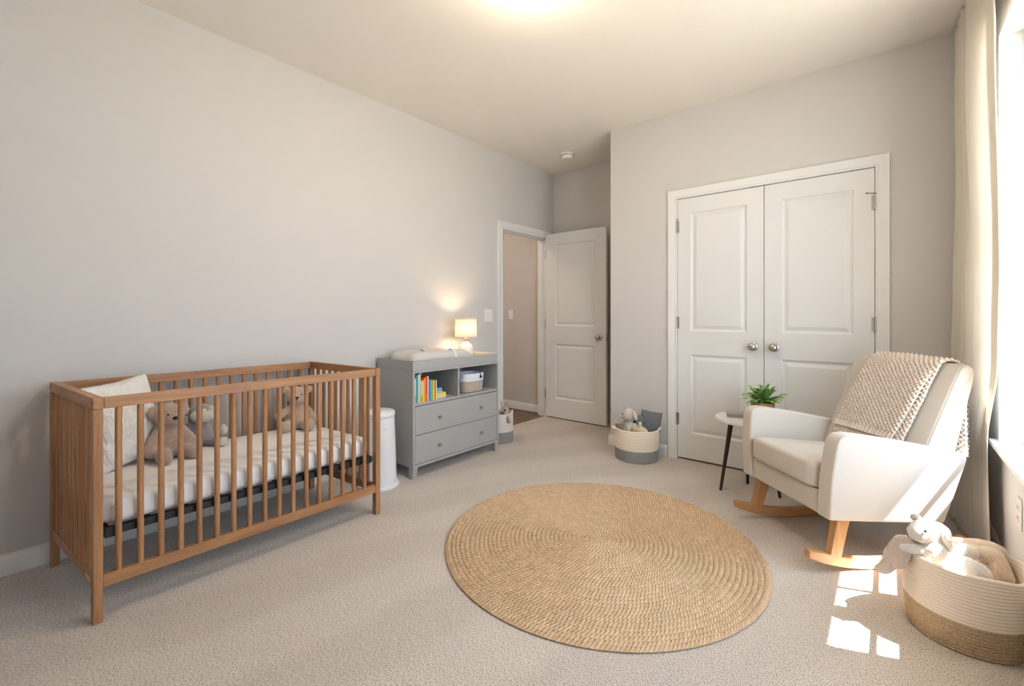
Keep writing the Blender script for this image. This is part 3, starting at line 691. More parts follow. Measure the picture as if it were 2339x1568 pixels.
# ------------------------------------------------------------------ rug: one long flat braid coiled into a disc
def rug(cx, cy, R):
    rows, per, na = 34, 7, 420
    pitch = R/rows; V = []; F = []; UV = []
    rad = []
    for k in range(rows):
        for j in range(per): rad.append((k, j/per, (k+j/per)*pitch))
    rad.append((rows-1, 1.0, R))
    for k, t, r in rad:
        zr = .0045+.0100*math.sin(PI*t)**.5 if 0 < t < 1 else .0045
        for i in range(na):
            a = 2*PI*i/na
            wob = 1+.004*math.sin(3*a+k*.7)+.003*noise.noise(Vector((math.cos(a)*3, math.sin(a)*3, k*.35)))
            V.append((r*wob*math.cos(a), r*wob*math.sin(a), zr))
    nr = len(rad)
    for i in range(na): a = 2*PI*i/na; V.append((R*1.006*math.cos(a), R*1.006*math.sin(a), .005))
    for i in range(na): a = 2*PI*i/na; V.append((R*1.001*math.cos(a), R*1.001*math.sin(a), .0005))
    for q in range(nr+1):
        k, t, r = rad[min(q, nr-1)]; t1 = t+1/per if q < nr-1 else 1.0
        rowr = (k+.5)*pitch
        for i in range(na):
            j = (i+1) % na
            F.append((q*na+i, q*na+j, (q+1)*na+j, (q+1)*na+i))
            u0, u1 = rowr*2*PI*i/na, rowr*2*PI*(i+1)/na
            if q >= nr-1: t = t1 = .98
            UV += [(u0, k+t), (u1, k+t), (u1, k+min(t1, .999)), (u0, k+min(t1, .999))]
    me = bpy.data.meshes.new('jute_rug'); me.from_pydata(V, [], F)
    uv = me.uv_layers.new(name='braid'); uv.data.foreach_set('uv', [c for p in UV for c in p])
    me.polygons.foreach_set('use_smooth', [True]*len(F))
    m = bpy.data.materials.new('jute_braid'); m.use_nodes = True; nt = m.node_tree; N = nt.nodes; L = nt.links; b = N['Principled BSDF']
    b.inputs['Roughness'].default_value = .9; b.inputs['Specular IOR Level'].default_value = .2
    uvn = N.new('ShaderNodeUVMap'); uvn.uv_map = 'braid'; sp = N.new('ShaderNodeSeparateXYZ'); L.new(uvn.outputs[0], sp.inputs[0])
    def mt(op, a, c=None):
        n = N.new('ShaderNodeMath'); n.operation = op
        for k, x in enumerate((a, c)):
            if x is None: continue
            if isinstance(x, (int, float)): n.inputs[k].default_value = x
            else: L.new(x, n.inputs[k])
        return n.outputs[0]
    t = mt('FRACT', sp.outputs[1]); row = mt('FLOOR', sp.outputs[1])
    v = mt('ABSOLUTE', mt('SUBTRACT', t, .5))
    wr_ = N.new('ShaderNodeTexWhiteNoise'); wr_.noise_dimensions = '1D'; L.new(row, wr_.inputs['W'])
    ph = mt('ADD', mt('ADD', mt('MULTIPLY', sp.outputs[0], 62.0), mt('MULTIPLY', v, 1.5)), wr_.outputs['Value'])
    fr = mt('FRACT', ph); cell = mt('FLOOR', ph)
    strand = mt('SINE', mt('MULTIPLY', fr, PI))                       # 0..1 across each strand of the plait
    edge = mt('SINE', mt('MULTIPLY', t, PI))
    h = mt('MULTIPLY', mt('POWER', strand, .6), mt('POWER', edge, .5))
    wn = N.new('ShaderNodeTexWhiteNoise'); wn.noise_dimensions = '2D'; cmb = N.new('ShaderNodeCombineXYZ'); L.new(cell, cmb.inputs[0]); L.new(row, cmb.inputs[1]); L.new(cmb.outputs[0], wn.inputs['Vector'])
    tc = N.new('ShaderNodeTexCoord'); ns = N.new('ShaderNodeTexNoise'); ns.inputs['Scale'].default_value = 380; ns.inputs['Detail'].default_value = 4; L.new(tc.outputs['Object'], ns.inputs['Vector'])
    nl = N.new('ShaderNodeTexNoise'); nl.inputs['Scale'].default_value = 7; nl.inputs['Detail'].default_value = 3; L.new(tc.outputs['Object'], nl.inputs['Vector'])
    cr = N.new('ShaderNodeValToRGB'); e = cr.color_ramp.elements; e[0].position = 0; e[0].color = (.43,.285,.17,1); e[1].position = 1; e[1].color = (.80,.615,.43,1)
    k = e.new(.12); k.color = (.64,.46,.295,1)
    L.new(mt('ADD', mt('MULTIPLY', wn.outputs['Value'], .6), mt('MULTIPLY', nl.outputs['Fac'], .4)), cr.inputs['Fac'])
    r2 = N.new('ShaderNodeValToRGB'); r2.color_ramp.elements[0].position = .32; r2.color_ramp.elements[0].color = (.72,.66,.6,1); r2.color_ramp.elements[1].position = .6; r2.color_ramp.elements[1].color = (1,1,1,1)
    L.new(ns.outputs['Fac'], r2.inputs['Fac'])
    mx = N.new('ShaderNodeMix'); mx.data_type = 'RGBA'; mx.blend_type = 'MULTIPLY'; mx.inputs[0].default_value = 1
    L.new(cr.outputs[0], mx.inputs[6]); L.new(r2.outputs[0], mx.inputs[7]); L.new(mx.outputs[2], b.inputs['Base Color'])
    b1 = N.new('ShaderNodeBump'); b1.inputs['Strength'].default_value = 1; b1.inputs['Distance'].default_value = .006; L.new(h, b1.inputs['Height'])
    b2 = N.new('ShaderNodeBump'); b2.inputs['Strength'].default_value = .5; b2.inputs['Distance'].default_value = .002; L.new(ns.outputs['Fac'], b2.inputs['Height']); L.new(b1.outputs[0], b2.inputs['Normal'])
    L.new(b2.outputs[0], b.inputs['Normal'])
    o = bpy.data.objects.new('jute_rug', me); C.objects.link(o); me.materials.append(m); o.location = (cx, cy, .001)
    tag(o, 'round braided jute rug lying on the beige carpet', 'rug')
rug(-1.115, 2.005, .752)

# ------------------------------------------------------------------ rocking chair (local x across, local y backwards)
CHR = (-.412, 2.579, 0); CHA = math.radians(-44)
ch = thing('rocking_chair', 'cream upholstered rocking chair on wooden rockers by the curtain', 'rocking chair', CHR, CHA)
def roundpoly(pts, rad, n=7):
    out = []; N_ = len(pts)
    for i, p in enumerate(pts):
        p = Vector(p); a = Vector(pts[i-1]); c = Vector(pts[(i+1) % N_]); r = rad[i] if hasattr(rad, '__len__') else rad
        da, dc = (a-p), (c-p); ra = min(r, da.length*.48); rc = min(r, dc.length*.48)
        q0, q1 = p+da.normalized()*ra, p+dc.normalized()*rc
        for k in range(n): t = k/(n-1); out.append(q0*(1-t)**2 + p*2*t*(1-t) + q1*t*t)
    return out
def inset(poly, d):
    N_ = len(poly); out = []; area = sum(poly[i-1].x*poly[i].y-poly[i].x*poly[i-1].y for i in range(N_)); s = 1 if area > 0 else -1
    for i, p in enumerate(poly):
        t = (poly[(i+1) % N_]-poly[i-1]); t = t.normalized() if t.length > 1e-9 else Vector((1,0))
        out.append(p + Vector((-t.y, t.x))*s*d)
    return out
def padded(poly, x0, x1, r, fx=None, bul=0.0, steps=7, mid=6):
    """extrude a (y,z) outline across x with soft rounded ends"""
    rings = []
    seq = [(x0+r*(1-math.sin(PI/2*k/(steps-1))), r*(1-math.cos(PI/2*k/(steps-1)))) for k in range(steps-1, -1, -1)]
    seq = [(x0+r*(1-math.cos(PI/2*k/(steps-1))), r*(1-math.sin(PI/2*k/(steps-1)))) for k in range(steps)]
    seq += [(x0+r+(x1-x0-2*r)*k/mid, 0) for k in range(1, mid)]
    seq += [(x1-r*(1-math.cos(PI/2*k/(steps-1))), r*(1-math.sin(PI/2*k/(steps-1)))) for k in range(steps-1, -1, -1)]
    for x, ins in seq:
        pp = inset(poly, ins) if ins > 1e-6 else poly
        t = (x-x0)/(x1-x0)*2-1
        rings.append([((fx(x, p.x, p.y) if fx else x), p.x, p.y) for p in (inset(pp, -bul*(1-t*t)) if bul else pp)])
    return rings
ARM = roundpoly([(.000,.238),(-.004,.42),(.012,.600),(.060,.622),(.330,.578),(.655,.512),(.615,.36),(.566,.193)], [.020,.05,.045,.045,.1,.035,.1,.020])
for s, fl in ((1,.036),(-1,.016)):
    fx = lambda x, y, z, s=s, fl=fl: s*(x+fl*(z-.24)/.38)
    arm = MB().loft(padded(ARM, .228, .301, .0115, fx)).build('arm', mCream, ch, ang=180, wn=True)
    tp = [p for p in inset(ARM, .0034) if not (p.y < .26 and p.x > .02)]
    i0 = min(range(len(tp)), key=lambda i: (tp[i]-Vector((.0,.245))).length); pts = []
    for k in range(len(tp)): 
        p = tp[(i0+k) % len(tp)]
        if pts and p.x > .63 and p.y < .52: break
        pts.append(p)
    MB().tube([(fx(.2976, p.x, p.y), p.x, p.y) for p in pts], .0022, 6).build('piping', mPipe, arm)
b = MB(); b.hexa([(-.229,.012,.238),(.229,.012,.238),(.229,.555,.196),(-.229,.555,.196),(-.229,.008,.346),(.229,.008,.346),(.229,.555,.300),(-.229,.555,.300)])
b.build('seat_frame', mCream, ch, bevel=.010, seg=3)
rg = slab(-.226,.226,-.008,.470,.0,.122,.026,.045,crown=.010)
def tilt(p): x, y, z = p; bow = -.010*(1-(x/.23)**2)*max(0, 1-(y+.006)/.1); return (x, y+bow+.02*(z-.06)*0, .347+z-.085*y-.010*max(0, (y-.1)))
MB().loft([[tilt(p) for p in r] for r in rg]).build('seat_cushion', mCream, ch, ang=180)
BACK = roundpoly([(.405,.335),(.500,.560),(.650,.868),(.676,.905),(.722,.900),(.740,.862),(.640,.520),(.558,.215),(.46,.215)], [.05,.2,.08,.03,.03,.06,.2,.05,.05])
bk = MB().loft(padded(BACK, -.252, .288, .016, bul=.006, mid=10)).build('backrest', mCream, ch, ang=180, wn=True)
e = inset(BACK, .0047); e = [p for p in e if p.y > .50 and (p.x < .50+(p.y-.56)*.49+.03)]
MB().tube([(.2833, p.x, p.y) for p in sorted(e, key=lambda p: p.y)], .0026, 6).build('piping', mPipe, bk)
for s in (-1, 1):
    Rr = 1.05; y0 = .285
    rings = []
    n = 22
    for k in range(n):
        y = -.072+(.700+.072)*k/(n-1); zb = (y-y0)**2/(2*Rr)+.001; th = .047
        tp = min(1, .62+4.0*min(k, n-1-k)/(n-1)); th *= tp**.6
        zc = zb+.0235; x0, x1 = s*.262-.0165, s*.262+.0165
        rings.append([(x0,y,zc-th/2),(x1,y,zc-th/2),(x1,y,zc+th/2),(x0,y,zc+th/2)])
    MB().loft(rings).build('rocker', wRock, ch, bevel=.004, ang=35)
    for y0b, y1b, z0, z1, wd in ((.028,.066,.083,.241,.052),(.500,.478,.080,.204,.050)):
        x0, x1 = s*.262-.0165, s*.262+.0165; x2, x3 = s*.256-.020, s*.256+.020
        b = MB().hexa([(x0,y0b,z0-.012),(x1,y0b,z0-.012),(x1,y0b+wd*.95,z0-.012-.022*(1 if y0b<.2 else -.3)),(x0,y0b+wd*.95,z0-.012-.022*(1 if y0b<.2 else -.3)),(x2,y1b,z1),(x3,y1b,z1),(x3,y1b+wd*1.2,z1),(x2,y1b+wd*1.2,z1)])
        b.build('leg', wLegR, ch, bevel=.004)

# knitted throw over the backrest
bl = thing('throw_blanket', 'chunky knitted oatmeal throw draped over the rocking chair back', 'blanket', CHR, CHA)
def arcpath(P, n):
    P = [Vector(p) for p in P]
    def cr(i, t):
        a, b_, c, d = P[max(0,i-1)], P[i], P[min(len(P)-1,i+1)], P[min(len(P)-1,i+2)]
        return .5*((2*b_)+(c-a)*t+(2*a-5*b_+4*c-d)*t*t+(3*b_-a-3*c+d)*t**3)
    S_ = [cr(i, k/20) for i in range(len(P)-1) for k in range(20)]+[P[-1]]
    L_ = [0]
    for a, c in zip(S_, S_[1:]): L_.append(L_[-1]+(c-a).length)
    out = []; j = 0
    for k in range(n):
        t = L_[-1]*k/(n-1)
        while j < len(L_)-2 and L_[j+1] < t: j += 1
        f = (t-L_[j])/max(1e-9, L_[j+1]-L_[j]); out.append(S_[j].lerp(S_[j+1], f))
    return out, L_[-1]
def knit(path, xl, xr, su, sv, amp, nrm_off, hem=0, seed=0, th=.006, q=5):
    """moss-stitch sheet: path in (y,z), xl/xr(t) the side edges"""
    _, ln = arcpath(path, 10); rows = max(4, int(ln/sv)); nv = rows*q+1
    P, ln = arcpath(path, nv); w = xr(.3)-xl(.3); cols = int(w/su); nu = cols*q+1
    b = MB()
    sm = lambda q_: q_*q_*(3-2*q_)
    def off(t, x):
        o = nrm_off*(1-sm(max(0, min(1, (t-.34)/.14))))
        return o-.9*max(0, min(.06, x-.245))**1.25*sm(max(0, min(1, (t-.40)/.08)))*(1-sm(max(0, min(1, (t-.60)/.1))))
    nrm = []
    for j in range(nv):
        t = P[min(nv-1, j+2)]-P[max(0, j-2)]; t.normalize(); nrm.append(Vector((-t.y, t.x)))
    def hgt(i, j):
        s = j/q; r = int(min(rows-1, s)); dv = s-r-.5; off = .5 if r % 2 else 0
        c = i/q+off; du = c-math.floor(c)-.5
        if s*ln/rows < hem: return .55*abs(math.cos(PI*i/q*.55))**.7
        k = math.cos(PI*(i/q+.12*math.sin(j*.21+seed)))*math.cos(PI*(s+.5)); h = .5+.5*math.copysign(abs(k)**.75, k)
        return h
    def fn(i, j):
        t = j/(nv-1); x = xl(t)+(xr(t)-xl(t))*i/(nu-1); h = hgt(i, j)
        jit = noise.noise(Vector((x*90+seed, P[j].x*90, P[j].y*90)))*.18
        ed = min(i, nu-1-i)/q; rim = math.sin(min(1, ed/.8)*PI/2)
        d = off(t, x)+(amp*(h+jit*h)+.004)*(.35+.65*rim) + .006*noise.noise(Vector((x*7+seed, t*5, 1)))*(1-abs(2*t-1)*.2)
        p = P[j]+nrm[j]*d
        return (x, p.x, p.y)
    b.grid(fn, nu, nv)
    def back(i, j):
        t = j/(nv-1); x = xl(t)+(xr(t)-xl(t))*i/(nu-1); p = P[j]
        f = max(0, min(1, (x-.20)/.03)) if t > .42 else 0
        if 0 < i < nu-1 and 0 < j < nv-1: p = p+nrm[j]*(off(t, x)-.011*f*hgt(i, j))
        else: p = p+nrm[j]*off(t, x)
        return (x, p.x, p.y)
    b.grid(back, nu, nv)
    return b
mKnit = M('oatmeal_knit', (.74,.635,.55), 1.0, sheen=.3, bump=[('n', 420, .7, .002)], var=[(300, .35, (.86,.84,.82))])
lerp3 = lambda a, m, c: (lambda t: a+(m-a)*min(1, t/.42) if t < .42 else m+(c-m)*(t-.42)/.58)
PTH = [(.468,.528),(.500,.588),(.574,.740),(.638,.868),(.660,.904),(.692,.916),(.728,.905),(.748,.862),(.712,.720),(.678,.585),(.658,.497)]
pa = [Vector(p) for p in PTH]
knit(PTH, lerp3(-.190,-.155,-.090), lerp3(.150,.205,.318), .0112, .0108, .0150, .011, hem=.036).build('knit_panel', mKnit, bl, ang=180, weld=True)
PT2 = [(.452,.497),(.500,.592),(.574,.744),(.645,.886),(.664,.908)]
knit(PT2, lambda t: -.186+.03*t, lambda t: .188+.030*t, .0112, .0108, .0120, -.003, seed=5).build('under_layer', mKnit, bl, ang=180, weld=True)

# ------------------------------------------------------------------ side table with books and plant
t = thing('side_table', 'small round marble side table on dark tapered legs behind the rocking chair', 'table', (-.687,3.200,0))
MB().lathe([(.001,.446),(.196,.446),(.200,.449),(.200,.463),(.198,.466),(.001,.466)], n=72).build('marble_top', mMarble, t)
MB().lathe([(.001,.426),(.060,.426),(.060,.4455),(.001,.4455)], n=32).build('hub', wDark, t)
for (fx_, fy_), (tx, ty) in (((-.141,-.110),(-.088,-.068)), ((.176,-.006),(.110,-.004)), ((-.035,.130),(-.025,.100))):
    MB().cyl((fx_,fy_,0),(tx,ty,.4455),.0085,.0150,16).build('leg', wDark, t)
def flat(lab, z, rz, col, ln, dp, th):
    q = thing('book', lab, 'book', (-.800,3.144,z), rz, 'books on the side table')
    m = M('book_cover', col, .35, bump=[('n', 200, .05, .0005)])
    c = .0025
    MB().box(0,ln,0,dp,0,c).box(0,ln,0,dp,th-c,th).box(0,c,0,dp,c,th-c).build('cover', m, q, bevel=.0006)
    MB().box(c,ln-.003,.003,dp-.003,c,th-c).build('pages', M('page_edge', (.50,.40,.32), .8, bump=[('n', 300, .2, .001)], stretch=(1,1,6)), q, flat=True)
flat('lower dark-covered book lying on the marble side table', .4665, math.radians(18), (.10,.08,.07), .128, .085, .0135)
flat('upper gray-covered book on the marble side table', .4803, math.radians(20), (.30,.27,.26), .125, .082, .0125)
t = thing('potted_plant', 'small leafy green plant in a woven pot on the side table', 'plant', (-.622,3.275,.4665))
MB().lathe([(.001,0),(.060,0),(.064,.004),(.067,.05),(.068,.098),(.066,.102),(.062,.100),(.061,.085),(.001,.085)], n=48).build('woven_pot', mWick, t)
MB().lathe([(.001,.0855),(.060,.0855),(.058,.090),(.001,.094)], n=24).build('soil', mSoil, t)
b = MB(); rnd = random.Random(4)
def leaf(b, p, d, upv, ln, wd):
    d = d.normalized(); s = d.cross(upv).normalized(); u = s.cross(d)
    prof = [(0,.08),(.22,.75),(.5,1),(.78,.72),(1,.05)]; L_ = []
    for k, (tt, w) in enumerate(prof):
        c = p+d*ln*tt+u*(-.18*ln*tt*tt); L_.append((c-s*wd*w+u*wd*.3*w, c, c+s*wd*w+u*wd*.3*w))
    V = [[b.bm.verts.new(q) for q in r] for r in L_]
    for a, c in zip(V, V[1:]):
        for k in range(2): b.bm.faces.new([a[k], a[k+1], c[k+1], c[k]])
for k in range(44):
    az = 2*PI*k*.618+rnd.uniform(-.2,.2); el = rnd.choice((.35,.65,.95,1.15,1.35))+rnd.uniform(-.12,.12); ln = rnd.uniform(.095,.145)*(1 if el > .4 else 1.05)
    d = Vector((math.cos(az)*math.cos(el), math.sin(az)*math.cos(el), math.sin(el))); p = Vector((rnd.uniform(-.03,.03), rnd.uniform(-.03,.03), .088)); pts = []
    n = 9
    for i in range(n+1):
        tt = i/n; pts.append(p+d*ln*tt+Vector((0,0,-.018*tt*tt+.03*tt*(1-tt))))
    b.tube(pts, [.0014-.0008*i/n for i in range(n+1)], 5)
    for i in range(2, n+1):
        td = (pts[i]-pts[i-1]).normalized(); sd = td.cross(Vector((0,0,1))).normalized()
        for s in (-1, 1): leaf(b, pts[i], td*.75+sd*s*.9+Vector((0,0,rnd.uniform(-.1,.35))), Vector((0,0,1)), rnd.uniform(.020,.030), rnd.uniform(.0075,.0110))
    leaf(b, pts[-1], td, Vector((0,0,1)), .022, .006)
b.build('foliage', mLeaf, t, ang=180)

# ------------------------------------------------------------------ toy baskets
def handle_loop(parent, mat, rx, ry, ang, z, span=.38, out=.022, lift=.008, r=.0075):
    pts = []
    for k in range(13):
        tt = k/12; a = ang-span/2+span*tt; o = out*math.sin(PI*tt)**.7
        pts.append(((rx-.004+o)*math.cos(a), (ry-.004+o)*math.sin(a), z+lift*math.sin(PI*tt)))
    return MB().tube(pts, r, 10).build('handle', mat, parent)
# by the closet
t = thing('toy_basket', 'cream rope basket with gray base against the closet wall', 'basket', (-1.528,3.366,0))
fl = lambda k: .955+.045*min(1, k*1.3)
basket_part('gray_base', mGrayRope, t, .001, .088, 8, .0030, .172, .166, fl, floor=True, wall_t=.009, ztot=.242)
basket_part('cream_body', mRope, t, .0885, .242, 14, .0024, .172, .166, fl, wall_t=.009, ztot=.242)
for a in (math.radians(38), math.radians(218)): handle_loop(t, mRope, .172, .166, a, .234)
t = thing('mouse_toy', 'pale plush mouse sitting up in the basket by the closet', 'stuffed toy', (-1.553,3.292,.128), math.radians(-38))
plush(t, [('e',(0,0,.085),(.050,.044,.075)), ('e',(0,0,.218),(.055,.054,.052)), ('e',(-.028,-.040,.208),(.026,.026,.024)), ('c',(-.030,-.010,.150),.020,(-.128,-.050,.134),.019), ('c',(.030,-.010,.150),.020,(.072,-.040,.126),.017), ('e',(0,0,.14),(.034,.032,.05))], pMouse, vox=.005)
note(MB().ell((-.064,.010,.256),(.020,.010,.024),(0,-.4,0)).build('ear', pMouse, t, disp=(.002,.01)), 'small upright ear')
note(MB().ell((.072,.010,.228),(.042,.014,.022),(0,.75,0)).build('ear', pMouse, t, disp=(.002,.01)), 'long drooping ear')
MB().ell((-.008,-.053,.226),.0060).build('eye', mEye, t)
t = thing('puppy_toy', 'yellow and ginger plush puppy lying at the basket front by the closet', 'stuffed toy', (-1.492,3.296,.152), math.radians(-20))
plush(t, [('e',(-.030,0,.092),(.048,.040,.042)), ('e',(.040,.01,.082),(.052,.040,.034)), ('c',(.02,.01,.11),.016,(.028,.004,.142),.015), ('e',(.0,.02,.045),(.06,.045,.05))], pYell, vox=.005)
for x, y, z in ((-.068,-.030,.094),(.004,-.040,.086)): note(MB().ell((x,y,z),(.018,.014,.026),(0,.3,0)).build('ear', pOrange, t, disp=(.002,.01)), 'ginger ear')
for x, y, z in ((-.054,-.036,.098),(.052,-.030,.080)): MB().ell((x,y,z),.0055).build('eye', mEye, t)
t = thing('plush_toy', 'slate gray plush toy with black nose behind the mouse', 'stuffed toy', (-1.520,3.408,.150), math.radians(-38))
plush(t, [('e',(0,0,.135),(.050,.046,.044)), ('e',(0,0,.07),(.052,.046,.07)), ('e',(.02,-.03,.128),(.028,.026,.024))], pSlate, vox=.005)
MB().ell((.024,-.058,.134),(.014,.010,.012)).build('nose', mEye, t)
t = thing('pillow', 'small slate gray pillow standing in the basket by the closet', 'pillow', (-1.458,3.428,.135)); t.rotation_euler = (math.radians(-9), math.radians(7), math.radians(20))
cushion(.160,.232,.055,9, nu=24, nv=24, ear=.04).build('cover', pSlate, t, ang=180, weld=True)
# by the doorway
t = thing('toy_basket', 'white rope basket with gray base between dresser and doorway', 'basket', (-2.692,3.046,0))
basket_part('gray_base', mGrayRope, t, .001, .095, 8, .0022, .124, .124, lambda k: 1, floor=True, wall_t=.008, ztot=.27)
basket_part('white_body', mWhiteRope, t, .0955, .255, 15, .0012, .124, .124, lambda k: 1, wall_t=.008, ztot=.27, dz=lambda a, q: .026*q**3*(math.exp(-((a-.65)/.45)**2)+math.exp(-((a-3.8)/.5)**2)))
t = thing('donkey_toy', 'fawn plush donkey hanging its long snout over the white basket', 'stuffed toy', (-2.640,3.060,.150))
plush(t, [('e',(0,0,.125),(.040,.036,.042)), ('c',(.012,-.012,.118),.029,(.098,-.050,.046),.015), ('e',(-.02,0,.05),(.05,.05,.06))], pDeer, vox=.0045)
for (x, y, z), rt_ in (((-.028,-.006,.178),-.5), ((.018,.022,.182),.4)):
    e_ = note(MB().ell((x,y,z),(.011,.008,.032),(0,rt_,0)).build('ear', pDeer, t), 'upright ear')
    MB().ell((x+.006,y-.006,z),(.006,.005,.022),(0,rt_,0)).build('inner_ear', pLight, e_)
MB().ell((.028,-.030,.132),.0085).build('eye', mEye, t)
note(MB().ell((-.014,-.036,.122),(.012,.010,.016)).build('cheek', pOrange, t), 'ginger cheek patch')
# big basket in the foreground
BB = (.207, 2.262)
t = thing('toy_basket', 'large cream rope basket with jute base in the sunny front corner', 'basket', (*BB, 0))
fl = lambda k: .945+.055*min(1, k*2.2)
def dz(a, q):
    aa = (a+PI) % (2*PI)-PI
    return q**5*(-.012*math.exp(-((aa+.62)/.34)**2)+.012*math.exp(-((aa+.02)/.34)**2)-.012*math.exp(-((aa-2.52)/.34)**2)+.012*math.exp(-((aa-3.0)/.2)**2))
basket_part('jute_base', mJuteB, t, .001, .102, 9, .0040, .163, .163, fl, floor=True, wall_t=.009, ztot=.272, n=140)
basket_part('cream_body', mRope, t, .1025, .272, 15, .0036, .163, .163, fl, wall_t=.010, ztot=.272, dz=dz, n=140)
def wt(name, lab, cat, loc): return thing(name, lab, cat, loc)
t = wt('lamb_toy', 'cream plush lamb propped up in the large sunny basket', 'stuffed toy', (.120,2.205,.150))
plush(t, [('c',(.098,2.198,.348),.040,(.135,2.238,.336),.043), ('e',(.084,2.180,.346),(.032,.032,.032)), ('e',(.124,2.196,.262),(.050,.050,.072)), ('e',(.130,2.21,.19),(.055,.055,.05)),
   ('c',(.150,2.225,.285),.024,(.226,2.300,.276),.026)], pCream, vox=.0045, world=True)
note(MB().ell((.158,2.199,.330),(.013,.019,.040),(-.15,-.30,.6)).build('ear', pCream, t, world=True, disp=(.003,.012)), 'floppy cream ear')
note(MB().ell((.080,2.222,.384),(.020,.012,.014),(0,.3,.6)).build('ear', pTaupe, t, world=True), 'taupe-lined folded ear')
bead(t, (.1015,2.1530,.3665), .0045, world=True)
MB().tube([(.089,2.148,.346),(.096,2.147,.342),(.103,2.150,.343)], .0016, 6).build('mouth', M('pink_thread', (.55,.30,.26), .8, bump=[('n', 500, .2, .001)]), t, world=True)
t = wt('bunny_toy', 'taupe plush bunny slumped over the left rim of the large basket', 'stuffed toy', (.045,2.195,.170))
plush(t, [('c',(.094,2.192,.292),.022,(.040,2.196,.292),.027), ('c',(.040,2.196,.288),.028,(.018,2.188,.240),.032), ('c',(.018,2.186,.236),.030,(-.006,2.164,.196),.021), ('e',(-.012,2.160,.190),(.026,.016,.018),(0,-.3,0)), ('c',(.052,2.176,.282),.020,(.030,2.160,.228),.022)], pTaupe, vox=.0045, world=True, disp=(.008,.03))
note(MB().cap((.088,2.172,.290),.018,(.046,2.168,.284),.016).build('arm', pWhite, t, world=True, vox=.004, disp=(.003,.012)), 'white plush arm over the rim')
t = wt('bear_toy', 'white and gray plush bear curled at the front of the large basket', 'stuffed toy', (.212,2.225,.150))
plush(t, [('e',(.204,2.214,.246),(.046,.040,.042)), ('e',(.234,2.236,.226),(.044,.040,.046)), ('e',(.21,2.23,.19),(.06,.05,.05))], pWhite, vox=.0045, world=True)
t = wt('dog_toy', 'floppy beige plush dog lying across the back of the large basket', 'stuffed toy', (.262,2.320,.150))
plush(t, [('c',(.226,2.318,.276),.024,(.296,2.332,.268),.025), ('c',(.296,2.332,.268),.025,(.318,2.312,.212),.023), ('c',(.205,2.362,.276),.022,(.262,2.384,.276),.025), ('e',(.290,2.376,.280),(.044,.030,.024),(0,.25,.3)), ('e',(.26,2.34,.20),(.06,.06,.045))], pBeige, vox=.0045, world=True, disp=(.005,.03))

# ------------------------------------------------------------------ curtain
def curtain():
    K = {2.728: [(.372,3.54),(.287,3.500),(.345,3.450),(.288,3.394),(.345,3.350),(.291,3.306),(.342,3.262),(.297,3.190),(.326,3.02),(.342,2.81),(.356,2.95)],
         2.30: [(.370,3.54),(.285,3.480),(.338,3.425),(.286,3.370),(.335,3.325),(.289,3.280),(.330,3.235),(.297,3.170),(.328,3.00),(.343,2.745),(.356,2.87)],
         1.30: [(.365,3.54),(.276,3.453),(.305,3.410),(.283,3.330),(.300,3.29),(.290,3.245),(.303,3.20),(.302,3.150),(.332,2.98),(.345,2.66),(.357,2.77)],
         .95: [(.365,3.54),(.270,3.450),(.298,3.405),(.280,3.350),(.292,3.30),(.291,3.245),(.303,3.19),(.306,3.140),(.336,2.99),(.345,2.70),(.357,2.81)],
         .53: [(.362,3.53),(.268,3.440),(.295,3.395),(.279,3.340),(.290,3.29),(.291,3.240),(.303,3.19),(.308,3.150),(.336,3.05),(.342,2.93),(.354,3.04)],
         .012: [(.362,3.53),(.268,3.440),(.295,3.395),(.279,3.340),(.290,3.29),(.291,3.240),(.303,3.19),(.308,3.150),(.337,3.01),(.342,2.85),(.355,2.97)]}
    zs = sorted(K); nu = 150
    paths = {z: arcpath(K[z], nu)[0] for z in zs}
    nv = 70; b = MB()
    def fn(i, j):
        z = .012+(2.728-.012)*j/(nv-1)
        k = max(0, min(len(zs)-2, sum(1 for q in zs if q <= z)-1)); t = (z-zs[k])/(zs[k+1]-zs[k]); t = max(0, min(1, t)); t = t*t*(3-2*t)
        p = paths[zs[k]][i].lerp(paths[zs[k+1]][i], t)
        w = .004*noise.noise(Vector((i*.09, z*1.3, 0)))+0.002*noise.noise(Vector((i*.25, z*2.2, 5)))
        return (p.x+w, p.y+w*.6, z)
    b.grid(fn, nu, nv)
    t = thing('curtain', 'floor length cream linen curtain at the right edge beside the window', 'curtain', (.30,2.95,0))
    o = b.build('panel', translucent('linen_curtain', (.93,.88,.80), .40), t, ang=180, world=True, solid=.0022)
    return t
curtain()
struct(MB().box(.305,.360,-.2,3.54,2.7285,2.7345).build('trim_5', mTrim, base=False, flat=True), 'white ceiling curtain track', 'curtain track')

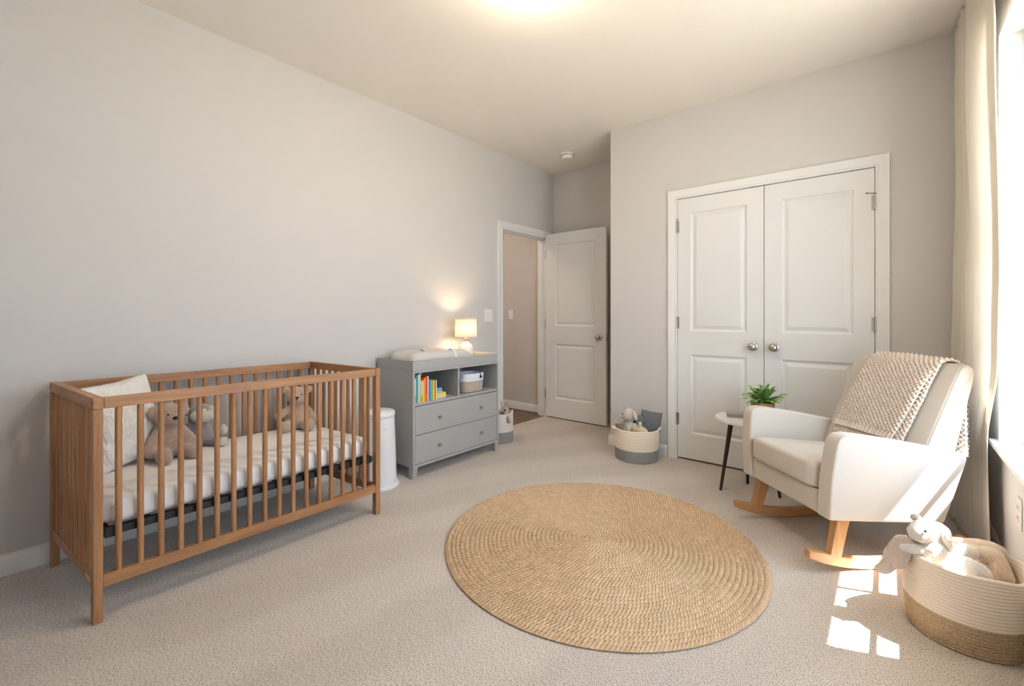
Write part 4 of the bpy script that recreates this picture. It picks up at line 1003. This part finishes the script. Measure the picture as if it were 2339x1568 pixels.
# ------------------------------------------------------------------ light
w = bpy.data.worlds.new('daylight'); S.world = w; w.use_nodes = True; nt = w.node_tree; N = nt.nodes; L = nt.links
bg = N['Background']; tc = N.new('ShaderNodeTexCoord'); sp = N.new('ShaderNodeSeparateXYZ'); L.new(tc.outputs['Generated'], sp.inputs[0])
cr = N.new('ShaderNodeValToRGB'); e = cr.color_ramp.elements; e[0].position = 0; e[0].color = (.73,.875,1.0,1); e[1].position = .6; e[1].color = (.55,.75,1.0,1)
L.new(sp.outputs[2], cr.inputs['Fac']); L.new(cr.outputs[0], bg.inputs['Color']); bg.inputs['Strength'].default_value = 8.2
def light(name, typ, loc, energy, col, **k):
    d = bpy.data.lights.new(name, typ); d.energy = energy; d.color = col
    for a, v in k.items(): setattr(d, a, v)
    o = bpy.data.objects.new(name, d); C.objects.link(o); o.location = loc; return o
sd = Vector((-.93,-.37,0)).normalized()*math.cos(math.radians(56))+Vector((0,0,-math.sin(math.radians(56))))
light('hallway_fill', 'POINT', (-3.75,2.75,2.55), 16, (1,.84,.70), shadow_soft_size=.12)  # unseen point light added to brighten the hallway
s = light('sun', 'SUN', (3,4,5), 95, (1,.96,.90), angle=math.radians(.6)); s.rotation_euler = sd.to_track_quat('-Z', 'Y').to_euler()
for nm, loc, rot, sx, sy in [('portal_'+n, (XR+.148,(a+c)/2,(WZ0+WZ1)/2), (0,math.radians(90),0), WZ1-WZ0, c-a) for n, a, c in (('front',WY0,WY1),('side',WB0,WB1))]:
    p = light(nm, 'AREA', loc, 1, (1,1,1), shape='RECTANGLE', size=sx, size_y=sy); p.rotation_euler = rot; p.data.cycles.is_portal = True

# ------------------------------------------------------------------ camera and colour
cd = bpy.data.cameras.new('camera'); cam = bpy.data.objects.new('camera', cd); C.objects.link(cam); S.camera = cam
cam.location = (0, 0, 1.13); cam.rotation_euler = (PI/2, 0, math.radians(39.866))
cd.sensor_fit = 'HORIZONTAL'; cd.sensor_width = 36; cd.lens = 36*1028/2339; cd.shift_y = -64/2339; cd.clip_start = .02
S.view_settings.view_transform = 'Standard'; S.view_settings.look = 'None'; S.view_settings.exposure = .40; S.view_settings.gamma = 1; S.view_settings.use_curve_mapping = False
cy = S.cycles; cy.use_denoising = True; cy.denoiser = 'OPENIMAGEDENOISE'; cy.max_bounces = 7; cy.diffuse_bounces = 4; cy.glossy_bounces = 2; cy.caustics_reflective = False; cy.caustics_refractive = False; cy.transparent_max_bounces = 8
cy.sample_clamp_indirect = 8; cy.use_adaptive_sampling = True; cy.adaptive_threshold = .045
